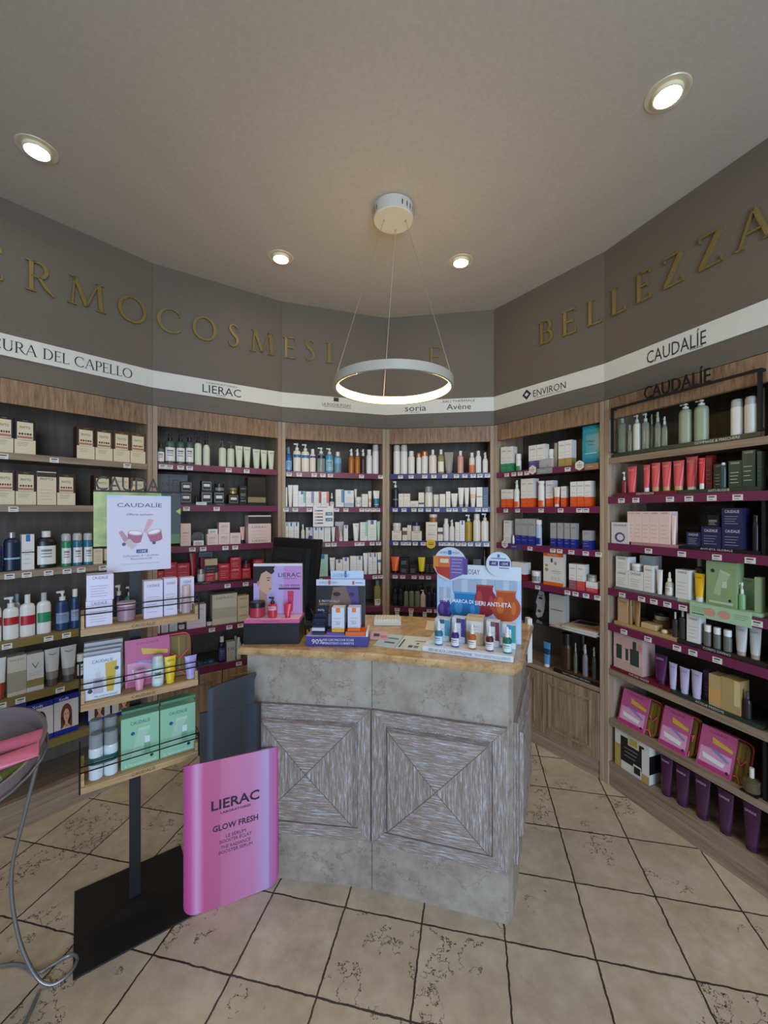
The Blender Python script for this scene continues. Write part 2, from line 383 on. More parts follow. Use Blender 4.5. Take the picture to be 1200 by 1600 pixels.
for i, fr in enumerate(BAY):
    r = tag(fr.root('header_strip'), 'white printed header strip over the %s' % BN[i], 'sign', 'white header strips below the fascia lettering')
    MB().box(.001, fr.w-.001, -.006, -.0003, ZS0, ZS1, WHITE_STRIP).build('strip_board', r)
    zc = (ZS0+ZS1)/2; m = MB()
    for n_, t in enumerate(strip_txt[i]):
        if n_ and t[0] in ('t', 'sq', 'dia'): m.build('lettering', r); m = MB()
        k, body, x0, x1, h = t[:5]; u0, u1 = fr.px(x0, 600)[0], fr.px(x1, 600)[0]; uc, w_ = (u0+u1)/2, u1-u0
        z0 = zc-h/2
        if k == 'serif': serif(m, body, u0, u1, z0, h, -.0068, INK)
        elif k == 't': m.text(body, uc, z0-.006, h*(1 if body != 'Avène' else .9), -.0068, INK, w_)
        elif k == 's':
            m.text(body, uc, zc+t[5], h, -.0068, INK, w_)
        elif k == 'sq': m.rect(u0, u1, zc+.018, zc+.046, -.0068, INK)
        elif k == 'dia': m.poly([(u0, zc), (uc, zc-.034), (u1, zc), (uc, zc+.034)], -.0068, M('2a2440')).poly([(u0+.018, zc), (uc, zc-.014), (u1-.018, zc), (uc, zc+.014)], -.0072, WHITE_STRIP)
    m.build('lettering', r)

# ------------------------------------------------------------------ lamps
def downlight(px, py, lab):
    d = (HC-EYE)*F/(800-py); x = (px-600)/F*d
    r = tag(empty('recessed_downlight', (x, d, HC)), lab, 'ceiling light', 'recessed downlights in the ceiling')
    rim = MB(); rim.lathe([(.047, -.001), (.062, -.004), (.068, -.0035), (.07, -.0005)], M('d8cdb4', .4, .2), 32, caps=False)
    rim.lathe([(.047, -.001), (.046, -.013), (.041, -.014), (.039, -.002)], M('efe3c2', .4), 32, caps=False).build('trim_ring', r)
    MB().lathe([(.0, -.006), (.03, -.0055), (.039, -.003)], M('fff6e2', .3, 0, 30), 28, caps=False).build('lens', r)
    l = bpy.data.lights.new('downlight_beam', 'SPOT'); l.energy = SPOT_W; l.color = SPOT_COL; l.spot_size = math.radians(84); l.spot_blend = .8; l.shadow_soft_size = .035
    o = bpy.data.objects.new('downlight_beam', l); COLL.objects.link(o); o.parent = r; o.location = (0, 0, -.02)
for a in ((58, 233, 'recessed downlight near the left wall, lit'), (1043, 146, 'large looking recessed downlight near the right wall, lit'),
          (439, 402, 'recessed downlight left of the pendant lamp, lit'), (720, 408, 'recessed downlight right of the pendant lamp, lit')): downlight(*a)

CX, CY, RZ, RR = .045, 1.95, 2.084, .283
r = tag(empty('ring_pendant_lamp', (CX, CY, 0)), 'glowing white ring pendant lamp hung on three thin cables', 'lamp')
cw = M('cfcabc', .4)
o = MB().lathe([(.091, HC-.062), (.095, HC-.058), (.095, HC-.002)], cw, 40).build('ceiling_canopy', r)
m = MB()
for k in range(6):
    a = (-2.55, -2.75, -1.15, -.88, -.65, -.42)[k]; ca, sa = math.cos(a), math.sin(a)
    m = MB(); m.face([(.0956*math.cos(a+s_), .0956*math.sin(a+s_), z) for s_, z in ((-.03, HC-.045), (.03, HC-.045), (.03, HC-.022), (-.03, HC-.022))], M('2a2a2a')); m.build('vent_slot', o)
MB().lathe([(RR-.016, RZ+.036), (RR-.016, RZ+.040), (RR, RZ+.040), (RR, RZ), (RR-.012, RZ)], M('c6bfae', .4, .05), 72, caps=False).build('ring_housing', r)
MB().lathe([(RR-.012, RZ+.0003), (RR-.015, RZ+.0012), (RR-.016, RZ+.036)], M('ffd56c', .4, 0, RING_E), 72, caps=False).build('light_diffuser', r)
for k in range(8):      # the light the ring itself gives off
    l = bpy.data.lights.new('ring_light', 'POINT'); l.energy = RING_W/8; l.color = (1, .77, .44); l.shadow_soft_size = .02
    lo = bpy.data.objects.new('ring_light', l); COLL.objects.link(lo); lo.parent = r; lo.location = ((RR-.045)*math.cos(k*PI/4), (RR-.045)*math.sin(k*PI/4), RZ+.018)
for (ax, ay), ang in (((-.045, -.008), 196), ((.012, .06), 100), ((.058, -.005), -15)):
    b = (RR-.008)*math.cos(math.radians(ang)), (RR-.008)*math.sin(math.radians(ang))
    MB().tube([(ax, ay, HC-.06), (b[0], b[1], RZ+.038)], .0011, M('b9b2a2', .3, .6), 6).build('suspension_cable', r)
    MB().lathe([(.0, HC-.072), (.004, HC-.07), (.004, HC-.061)], M('b9b2a2', .3, .7), 10, ax, ay).build('cable_gland', o)

# ------------------------------------------------------------------ shelving units
SH = [  # shelf tops (z, rail material or None, thickness)
 [(1.777, 'w'), (1.534, 'w'), (1.222, 'w'), (.900, 'o'), (.633, 'o'), (.375, 'o'), (.141, 'p')],
 [(1.787, 'm'), (1.540, 'm'), (1.292, 'm'), (1.050, 'm'), (.785, 'm'), (.540, 'm')],
 [(1.780, 'm'), (1.535, 'm'), (1.287, 'm'), (1.040, 'm'), (.797, 'm'), (.540, 'c')],
 [(1.780, 'b'), (1.535, 'b'), (1.287, 'b'), (1.040, 'm'), (.797, 'm'), (.540, 'c')],
 [(1.776, 'm'), (1.530, 'm'), (1.282, 'm'), (1.038, 'm'), (.787, 'g'), (.510, 'c')],
 [(1.795, 'w'), (1.581, 'm'), (1.328, 'm'), (1.082, 'm'), (.890, 'm'), (.642, 'w'), (.368, 'w'), (.132, 'p')],
]
TAGS = {  # where the price tickets sit along each rail: crop origin+scale, list
 (0, 0): ((0, 580, 5), [25, 425, 995]), (0, 1): ((0, 580, 5), [105, 800]), (0, 2): ((0, 580, 5), [75, 210, 380, 525, 635, 805]),
 (0, 3): ((0, 800, 5), [55, 380, 520, 760]), (0, 4): ((0, 800, 5), [10, 160, 470]),
 (1, 0): ((230, 620, 5.4545), [130, 190, 285, 362, 695, 848]), (1, 1): ((230, 620, 5.4545), [335, 592]), (1, 2): ((230, 620, 5.4545), [385, 477, 667, 750]),
 (1, 3): ((230, 820, 5.4545), [685, 840]), (1, 4): ((230, 820, 5.4545), [552, 700, 795]), (1, 5): ((230, 820, 5.4545), [782]),
 (2, 0): ((430, 650, 6.3158), [138, 237, 385, 470, 545, 852, 1040]), (2, 1): ((430, 650, 6.3158), [105, 198, 337, 605, 698, 855, 910, 962, 1012]),
 (2, 2): ((430, 800, 6.3158), [418, 520, 580, 808, 857, 957, 1020]), (2, 3): ((430, 800, 6.3158), [440, 985, 1040]),
 (3, 0): ((600, 650, 6.3158), [163, 268, 402, 492, 600, 715, 798, 880, 948, 1022]), (3, 1): ((600, 650, 6.3158), [110, 197, 295, 362, 438, 522, 642, 702, 797, 928, 997]),
 (3, 2): ((600, 800, 6.3158), [115, 190, 242, 308, 387, 565, 618, 668, 730, 788, 852, 928, 1010]), (3, 3): ((600, 800, 6.3158), [110, 185, 297, 370, 438]),
 (3, 4): ((600, 800, 6.3158), [130, 268, 447, 520]),
 (4, 0): ((765, 640, 6.3158), [168, 238, 300, 366, 770]), (4, 1): ((765, 640, 6.3158), [160, 275, 507, 700, 885, 950]), (4, 2): ((765, 640, 6.3158), [398, 623, 690, 806, 948, 1075]),
 (4, 3): ((765, 840, 5.926), [445, 720, 795, 892, 998]),
 (5, 1): ((940, 560, 4.6154), [142, 246, 492, 628, 793, 980]), (5, 2): ((940, 760, 4.6154), [337, 577, 830, 1070]), (5, 3): ((940, 760, 4.6154), [147, 287, 375, 473, 585, 1120]),
 (5, 4): ((940, 760, 4.6154), [160, 333, 542, 657, 833]),
}
def door(parent, u0, u1, z0, z1):
    m = MB(); b = .045
    m.box(u0, u1, -.006, .012, z0, z1, OAKD)
    d = m.build('cabinet_door', parent, bevel=.002)
    m = MB()
    for a in ((u0+b, u1-b, z0+b, z0+b+.012), (u0+b, u1-b, z1-b-.012, z1-b), (u0+b, u0+b+.012, z0+b, z1-b), (u1-b-.012, u1-b, z0+b, z1-b)):
        m.box(a[0], a[1], -.014, -.0055, a[2], a[3], OAKD)
    m.box(u0+b+.03, u1-b-.03, -.010, -.0055, z0+b+.03, z1-b-.03, OAKD)
    m.build('door_moulding', d, bevel=.003)
for i, fr in enumerate(BAY):
    nm = ['on the far left, grey wooden shelf edges', 'second from left, with magenta shelf rails', 'third from left, behind the black monitor', 'fourth from left, with navy upper rails',
          'fifth from left, with a dark glass shelf', 'on the far right, with a black metal header frame'][i]
    r = tag(fr.root('shelving_unit'), 'tall oak pharmacy shelving bay '+nm, 'shelving', 'oak shelving bays around the room')
    w_ = fr.w; pw = .026
    for s_, (a, b) in enumerate(((.001, pw), (w_-pw, w_-.001))):
        MB().box(a, b, -.004, DEP, 0, ZC1, POST).build('side_panel', r, bevel=.002)
    MB().box(pw+.0005, w_-pw-.0005, DEP-.012, DEP, .0, ZC1, CARC).build('back_panel', r)
    MB().box(pw+.0005, w_-pw-.0005, .0, .022, ZC0, ZC1, OAK).box(pw+.0005, w_-pw-.0005, .022, DEP-.013, ZC1-.02, ZC1, CARC).build('cornice', r)
    for j, (z, k) in enumerate(SH[i]):
        a, b = pw+.001, w_-pw-.001
        if k == 'p':
            MB().box(a, b, .004, .03, 0, z-.018, SHELFW).build('plinth', r)
            MB().box(a, b, .0, DEP-.013, z-.0175, z, SHELFW).build('shelf_board', r)
            continue
        if k == 'c':
            MB().box(a, b, .0, DEP-.013, z-.022, z, SHELFW).build('worktop', r, bevel=.003)
        elif k == 'g':
            MB().box(a, b, .0, DEP-.013, z-.006, z, M('1c2320', .08, 0, 0, .0, .5)).build('glass_shelf', r); continue
        else:
            bd = MB().box(a, b, .004, DEP-.013, z-.024, z, SHELFW if k in 'wo' else CARC).build('shelf_board', r)
        if k in 'mbo':
            rl = MB().box(a, b, -.006, .0035, z-.036, z+.002, {'m': RAILM, 'b': RAILB, 'o': RAILO}[k]).build('price_rail', r)
        elif k == 'w':
            rl = MB().box(a, b, -.002, .0035, z-.032, z-.0005, SHELFW).build('shelf_edge', r)
        if (i, j) in TAGS:
            (ox, oy, sc), xs = TAGS[(i, j)]
            for x in xs:
                u = fr.px(ox+x/sc, 800, -.008)[0]
                MB().box(u-.018, u+.018, -.0085, -.0062 if k != 'w' else -.0022, z-.033, z-.009, 'dfdcd4').rect(u-.012, u+.012, z-.019, z-.013, -.0089, '55555a').rect(u-.012, u+.006, z-.028, z-.025, -.0089, '8a8a8e').build('price_ticket', rl)
    if i in (1, 2, 3, 4):
        z = SH[i][-1][0]-.037 if i == 1 else SH[i][-1][0]-.026
        MB().box(pw+.001, w_-pw-.001, .004, .03, 0, .10, SHELFW).build('plinth', r)
        h = w_/2
        MB().box(pw+.001, w_-pw-.001, .013, .03, .1005, z, OAKD).build('cabinet_carcass', r)
        door(r, pw+.003, h-.002, .104, z-.003); door(r, h+.002, w_-pw-.003, .104, z-.003)

# ------------------------------------------------------------------ the counter
CL, CM, C1, C2, CB_, CC, CD = (-.566, 1.697), (-.048, 1.63), (.452, 1.487), (.478, 1.515), (.70, 2.02), (.10, 2.16), (-.60, 2.25)
cnt = tag(empty('service_counter', (0, 0, 0)), 'stone and limed oak service counter with honey marble top', 'counter')
poly = [CL, CM, C1, C2, CB_, CC, CD]
m = MB(); m.slab(poly, 0, .915, STONE)
for z0, z1 in ((0, .194), (.721, .914)): m.box(CM[0]-.0013, CM[0]+.0013, CM[1]-.0008, CM[1]+.004, z0, z1, '4f463d')   # joint between the two fronts
m.build('stone_body', cnt)
def offset(pts, d):
    n = len(pts); out = []
    for i in range(n):
        a, b, c = (Vector(pts[(i+k) % n]) for k in (-1, 0, 1)); e1 = (b-a).normalized(); e2 = (c-b).normalized()
        n1, n2 = Vector((e1.y, -e1.x)), Vector((e2.y, -e2.x)); k = d/(1+n1.dot(n2)); out.append(tuple(b+(n1+n2)*k))
    return out
m = MB(); ZT = .946
prof = [(.020, .9152), (.030, .920), (.034, .930), (.030, .941), (.022, ZT)]
rings = [[(x, y, z) for x, y in offset(poly, d)] for d, z in prof]; n = len(poly)
for a, b in zip(rings[:-1], rings[1:]):
    m.mesh(a+b, [(i, (i+1) % n, (i+1) % n+n, i+n) for i in range(n)], TOPM, False)
m.face(rings[-1], TOPM); m.face(list(reversed(rings[0])), TOPM)
m.build('marble_worktop', cnt)
def panel(p, q, z0, z1, name='oak_panel'):
    fr = Fr(p, q); w_ = fr.w; b = .052; g = .004
    base = MB().box(g, w_-g, -.010, -.0005, z0, z1, CERV)
    # mitred frame boards
    o = base.build(name, cnt, (fr.o[0], fr.o[1], 0), fr.a)
    x0, x1, a0, a1 = g, w_-g, z0, z1; X0, X1, A0, A1 = x0+b, x1-b, a0+b, a1-b
    for pts, mt in (([(x0, a0), (x1, a0), (X1, A0), (X0, A0)], CERH), ([(x0, a1), (X0, A1), (X1, A1), (x1, a1)], CERH), ([(x0, a0), (X0, A0), (X0, A1), (x0, a1)], CERV), ([(x1, a0), (x1, a1), (X1, A1), (X1, A0)], CERV)):
        MB().prism(pts, -.018, -.0101, mt).build('frame_board', o, bevel=.002)
    m = MB(); c = ((X0+X1)/2, -.040, (A0+A1)/2); e = .016; y1 = -.030
    K = [(X0+e, A0+e), (X1-e, A0+e), (X1-e, A1-e), (X0+e, A1-e)]; J = [(X0+.007, A0+.007), (X1-.007, A0+.007), (X1-.007, A1-.007), (X0+.007, A1-.007)]
    for k in range(4):
        a, b_ = K[k], K[(k+1) % 4]; mt = CERH if k % 2 == 0 else CERV
        m.face([(a[0], y1, a[1]), (b_[0], y1, b_[1]), c], mt)
        ja, jb = J[k], J[(k+1) % 4]
        m.face([(ja[0], -.0101, ja[1]), (jb[0], -.0101, jb[1]), (b_[0], y1, b_[1]), (a[0], y1, a[1])], mt)
    for k in range(4):   # dark mitre lines
        a = K[k]; dx, dz = c[0]-a[0], c[2]-a[1]; l = math.hypot(dx, dz); nx, nz = -dz/l*.0013, dx/l*.0013
        m.face([(a[0]-nx, y1-.0006, a[1]-nz), (a[0]+nx, y1-.0006, a[1]+nz), (c[0]+nx, c[1]-.0006, c[2]+nz), (c[0]-nx, c[1]-.0006, c[2]-nz)], M('64564c'))
    m.build('pyramid_panel', o)
panel(CL, CM, .195, .72); panel(CM, C1, .195, .72); panel(C2, CB_, .195, .72, 'side_oak_panel')

# ------------------------------------------------------------------ shop goods: one builder per kind
def gl(c, r=.28): return M(c, r)
CLEARS = {'CLR': ('dfe8e2', .12, .75), 'CLB': ('a9cfe0', .12, .6), 'CLY': ('d9c98a', .12, .6), 'CLG': ('c6d0ba', .12, .75), 'CLT': ('5a7f86', .12, .4), 'AMB': ('a8541a', .12, .35), 'SMK': ('4a4742', .12, .35)}
def mat(c):
    if c in CLEARS: a = CLEARS[c]; return M(a[0], a[1], 0, 0, a[2])
    if c in ('SV', 'GO', 'CU'): return M(c, .3, .55)
    return M(c, .34)
def lines_front(m, x0, x1, z0, z1, y, n, c='8b8b90'):
    """faint rows of small print too fine to read"""
    for k in range(n):
        z = z1-(z1-z0)*(k+.5)/n; t = (x1-x0)*(.98-.3*((k*7) % 3)/3)
        m.rect(x0, x0+t, z-.0009, z+.0009, y, c)
NAMES = dict(box='carton', tube='squeeze_tube', bottle='bottle', pump='pump_bottle', spray='spray_bottle', can='aerosol_can', drop='dropper_bottle', jar='cream_jar')
CATS = dict(box='box', tube='tube', bottle='bottle', pump='bottle', spray='bottle', can='can', drop='bottle', jar='jar')

def mk_box(w, h, d, c, o, parent):
    c = c.split('/'); m = MB(); a = mat(c[0]); f = o.get('f', .5); y = -d/2
    if len(c) > 1 and 'pan' not in o:
        m.box(-w/2, w/2, y, d/2, 0, h*f, mat(c[1])); m.box(-w/2, w/2, y, d/2, h*f, h, a)
    else: m.box(-w/2, w/2, y, d/2, 0, h, a)
    ink = o.get('ink', '6c6c74'); yf = y-.0006
    if o.get('pan') == 'hair':      # cream card with dark window top, fruit row and a rust band
        m.rect(-w/2, w/2, 0, h*.40, yf, c[1]); m.rect(-w*.38, w*.38, h*.38, h*.90, yf, c[1])
        m.text('PHYTO', 0, h*.71, h*.075, yf-.0005, 'INK', w*.5)
        for k in range(5): m.disc((k-2)*w*.13, h*.565, w*.055, h*.032, yf-.0005, ('6a2b20', '4a2a20', 'a8442f', '3b2420', '7a3528')[k], 10)
        m.rect(-w*.36, w*.36, h*.44, h*.50, yf-.0005, 'b5715f'); lines_front(m, -w*.36, w*.2, h*.2, h*.34, yf-.0005, 3)
        m.text('COLOR', 0, h*.93, h*.03, yf, 'b89a70', w*.25)
    elif o.get('pan') == 'frame':   # black carton with a thin silver frame
        m.rect(-w*.42, w*.42, h*.12, h*.88, yf, c[1]); m.rect(-w*.38, w*.38, h*.17, h*.83, yf-.0004, c[0]); m.rect(-w*.3, w*.3, h*.42, h*.68, yf-.0008, 'd8d8d8')
    elif o.get('pan') == 'bottles': # gift carton with dark bottle pictures
        m.rect(-w*.5, w*.5, h*.25, h*.6, yf, 'd9b3ae')
        for bx, bw_, b0, b1 in ((-.30, .10, .28, .68), (-.02, .05, .30, .62), (.24, .15, .22, .66)): m.rect(w*(bx-bw_), w*(bx+bw_), h*b0, h*b1, yf-.0004, '33403a')
        m.rect(w*.18, w*.30, h*.66, h*.88, yf-.0004, '33403a'); m.disc(w*.42, h*.75, w*.08, h*.1, yf-.0002, 'cf8f86')
    elif o.get('pan') == 'greentube':
        m.poly([(-w*.02, h*.83), (w*.32, h*.74), (-w*.02, h*.22), (-w*.26, h*.27)], yf, 'a9bd95'); m.poly([(-w*.02, h*.83), (w*.32, h*.74), (w*.29, h*.69), (-w*.04, h*.77)], yf-.0003, 'bccbab')
        m.rect(w*.02, w*.22, h*.2, h*.42, yf-.0005, '8aa57c').rect(w*.04, w*.20, h*.42, h*.56, yf-.0005, 'c5d0c0'); m.disc(-w*.27, h*.78, w*.07, w*.07, yf-.0004, '2f3a50', 14); m.disc(w*.3, h*.15, w*.05, w*.05, yf-.0004, '26302a', 12); m.rect(-w*.4, w*.4, h*.05, h*.10, yf-.0003, 'c3d0b5')
    elif o.get('pan') == 'dye':     # hair dye carton with a portrait
        m.rect(-w/2, w/2, h*.14, h*.86, yf, c[1]); portrait(m, 0, h*.16, w*.55, h*.62, yf-.0005, o.get('hair', '5a2f22'))
        m.text('Soft', -w*.1, h*.88, h*.07, yf-.0005, 'W', w*.4)
    else:
        if o.get('txt'):
            n = o.get('rep', 1)
            for k in range(n):
                zt = h*o.get('tz', .8)-k*h/n
                m.text(o['txt'], 0, zt, o.get('th', min(.012, w*.17)), yf, ink, o.get('tw', w*.68))
        if o.get('mark'):            # a coloured square mark near the top
            m.rect(-w*.17, w*.17, h*.80, h*.99, yf, o['mark'])
        if o.get('stripe'): m.rect(w*.18, w*.5, h*.25, h*.98, yf, o['stripe'])
        if o.get('band'): m.rect(-w/2, w/2, h*o['band'][0], h*o['band'][1], yf, o['band'][2])
        if o.get('ln', 1): lines_front(m, -w*.36, w*.3, h*(o.get('l0', .12)), h*(o.get('l1', .62)), yf-.0003, o.get('ln', 4), ink if c[0] in ('BK', 'NV', 'DG', 'RB') else 'a5a3a6')
    return m.build('carton', parent)

def mk_tube(w, h, d, c, o, parent):
    c = c.split('/'); a, b = mat(c[0]), mat(c[1] if len(c) > 1 else c[0]); hc = h*o.get('hc', .14)
    rc = w*o.get('rc', .34); sy = .8
    root = parent
    m = MB(); n = 20; rows = []
    for k in range(7):
        t = k/6; z = hc+(h-hc)*t; rx = rc*1.06+(w/2-rc*1.06)*(t**.8); ry = rc*sy*1.06*(1-t)**.75+.0016
        rows.append([(rx*math.cos(2*PI*i/n), ry*math.sin(2*PI*i/n), z) for i in range(n)])
    vs = [p for r_ in rows for p in r_]; fs = []
    for k in range(6):
        for i in range(n): fs.append((k*n+i, k*n+(i+1) % n, (k+1)*n+(i+1) % n, (k+1)*n+i))
    m.mesh(vs, fs, a, True); m.face(rows[-1], a); m.face(list(reversed(rows[0])), a)
    if len(c) > 2:     # coloured band around the lower body
        z0, z1 = o.get('bz', (.2, .45)); 
        def rr(z): t = (z-hc)/(h-hc); return rc*1.06+(w/2-rc*1.06)*(t**.8)+.0006, rc*sy*1.06*(1-t)**.75+.0022
        K = [[(rr(z)[0]*math.cos(2*PI*i/n), rr(z)[1]*math.sin(2*PI*i/n), z) for i in range(n)] for z in [hc+(h-hc)*(z0+(z1-z0)*k/3) for k in range(4)]]
        m.mesh([p for r_ in K for p in r_], [(k*n+i, k*n+(i+1) % n, (k+1)*n+(i+1) % n, (k+1)*n+i) for k in range(3) for i in range(n)], mat(c[2]), True)
    ink = o.get('ink', '6a6a70')
    m.box(-w/2, w/2, -.0018, .0018, h-.004, h, a)
    if o.get('txt'): m.text(o['txt'], 0, h*.83, min(.01, w*.16), -.0052-rc*sy*.33, ink, w*.62)
    body = m.build('tube_body', root)
    MB().lathe([(rc*.97, 0), (rc, .001), (rc, hc)], b, 18, 0, 0, sy).build('flip_cap', root)
    return body

def label_arc(m, r, z0, z1, c, sy=1., a=62, lines=3, ink='77777c'):
    A0, A1 = math.radians(270-a), math.radians(270+a)
    m.lathe([(r+.0007, z0), (r+.0007, z1)], mat(c), 10, 0, 0, sy, A0, A1, False)
    B0, B1 = math.radians(270-a*.55), math.radians(270+a*.45)
    for k in range(lines):
        z = z0+(z1-z0)*(.75-.5*k/max(lines, 1)); t = (z1-z0)*(.06 if k == 0 else .028)
        m.lathe([(r+.0013, z-t), (r+.0013, z+t)], mat(ink), 6, 0, 0, sy, B0, B1, False)
def mk_round(kind, w, h, d, c, o, parent):
    c = c.split('/'); a, b = mat(c[0]), mat(c[1] if len(c) > 1 else 'W'); R = w/2; sy = o.get('sy', .82); m = MB(); cap = MB()
    if kind == 'jar':
        hl = h*o.get('hc', .42); m.lathe([(R*.9, 0), (R*.97, .002), (R*.97, h-hl)], a, 24, 0, 0, 1.); 
        if len(c) > 2: label_arc(m, R*.97, (h-hl)*.2, (h-hl)*.85, c[2], 1., 70, 2)
        cap.lathe([(R, h-hl+.0008), (R, h-.002), (R*.95, h)], b, 24); nm = 'lid'; bn = 'jar_body'
    elif kind == 'drop':
        hb = h*.6; rn = R*.42
        m.lathe([(R*.95, 0), (R, .002), (R, hb*.82), (R*.8, hb*.93), (rn, hb)], a, 18, 0, 0, 1)
        if len(c) > 2: label_arc(m, R, hb*.08, hb*.62, c[2], 1., 75, 2)
        cap.lathe([(rn*1.25, hb), (rn*1.25, hb+h*.12), (rn*.75, hb+h*.125), (rn*.8, hb+h*.3), (rn*.5, h-.001), (0, h)], b, 14); nm = 'dropper'; bn = 'glass_body'
    elif kind == 'can':
        hb = h*.78; m.lathe([(R*.95, 0), (R, .003), (R, hb-.006), (R*.93, hb)], a, 20, 0, 0, 1)
        if len(c) > 2: label_arc(m, R, hb*.12, hb*.72, c[2], 1, 60)
        cap.lathe([(R*.93, hb+.0004), (R*.93, h-.012), (R*.8, h-.002), (R*.5, h)], b, 20); nm = 'cap'; bn = 'can_body'
    elif kind == 'spray':
        hb = h*.72; m.lathe([(R*.95, 0), (R, .003), (R, hb*.8), (R*.75, hb*.94), (R*.4, hb)], a, 18, 0, 0, sy)
        if len(c) > 2: label_arc(m, R, hb*.1, hb*.62, c[2], sy, 60)
        cap.lathe([(R*.5, hb+.0004), (R*.48, h*.84), (R*.34, h*.86), (R*.34, h), (0, h)], b, 14); cap.box(-R*.62, -.001, -R*.14, R*.14, h*.9, h*.94, b); nm = 'spray_head'; bn = 'bottle_body'
    elif kind == 'pump':
        hb = h*o.get('hb', .75); m.lathe([(R*.95, 0), (R, .004), (R, hb*.88), (R*.86, hb*.96), (R*.45, hb)], a, 20, 0, 0, sy)
        if len(c) > 2: label_arc(m, R, hb*o.get('l0', .12), hb*o.get('l1', .7), c[2], sy, 66)
        cap.lathe([(R*.46, hb+.0004), (R*.46, hb+(h-hb)*.38), (R*.18, hb+(h-hb)*.42), (R*.18, h*.95)], b, 14)
        cap.lathe([(R*.34, h-(h-hb)*.28), (R*.34, h-.001), (0, h)], b, 12); cap.box(-R*.85, -R*.1, -R*.16, R*.16, h-(h-hb)*.22, h-(h-hb)*.03, b); nm = 'pump'; bn = 'bottle_body'
    else:
        hc = h*o.get('hc', .2); hb = h-hc; rc = R*o.get('rc', .55)
        m.lathe([(R*.95, 0), (R, .004), (R, hb*.86), (R*.85, hb*.95), (rc*.9, hb)], a, 20, 0, 0, sy)
        if len(c) > 2: label_arc(m, R, hb*o.get('l0', .12), hb*o.get('l1', .72), c[2], sy, 64)
        cap.lathe([(rc, hb+.0004), (rc, h-.002), (rc*.9, h)], b, 16, 0, 0, min(1, sy+.1)); nm = 'cap'; bn = 'bottle_body'
    if o.get('band'):
        z0, z1, cc = o['band']; label_arc(m, R+.0004, h*z0, h*z1, cc, sy if kind != 'can' else 1, 64, 0)
    body = m.build(bn, parent); cap.build(nm, parent)
    return body
def portrait(m, cx, z0, w, h, y, hair='3a241c', skin='d6a98c', back=None):
    """simple printed head and shoulders"""
    e = .0004
    if back: m.rect(cx-w/2, cx+w/2, z0, z0+h, y, back)
    m.disc(cx, z0+h*.56, w*.42, h*.44, y-e, hair); m.rect(cx-w*.42, cx+w*.42, z0, z0+h*.5, y-e, hair)
    m.rect(cx-w*.1, cx+w*.1, z0+h*.05, z0+h*.4, y-2*e, skin); m.poly([(cx-w*.34, z0), (cx+w*.34, z0), (cx+w*.12, z0+h*.16), (cx-w*.12, z0+h*.16)], y-2*e, skin)
    m.disc(cx, z0+h*.52, w*.21, h*.27, y-3*e, skin)
    for s in (-1, 1):
        m.disc(cx+s*w*.09, z0+h*.56, w*.04, h*.018, y-4*e, '2b1c18', 10); m.rect(cx+s*w*.09-w*.05, cx+s*w*.09+w*.05, z0+h*.60, z0+h*.615, y-4*e, hair)
    m.disc(cx, z0+h*.38, w*.06, h*.02, y-4*e, 'a8504c', 12); m.poly([(cx-w*.02, z0+h*.44), (cx+w*.03, z0+h*.44), (cx, z0+h*.54)], y-4*e, 'c08f74')

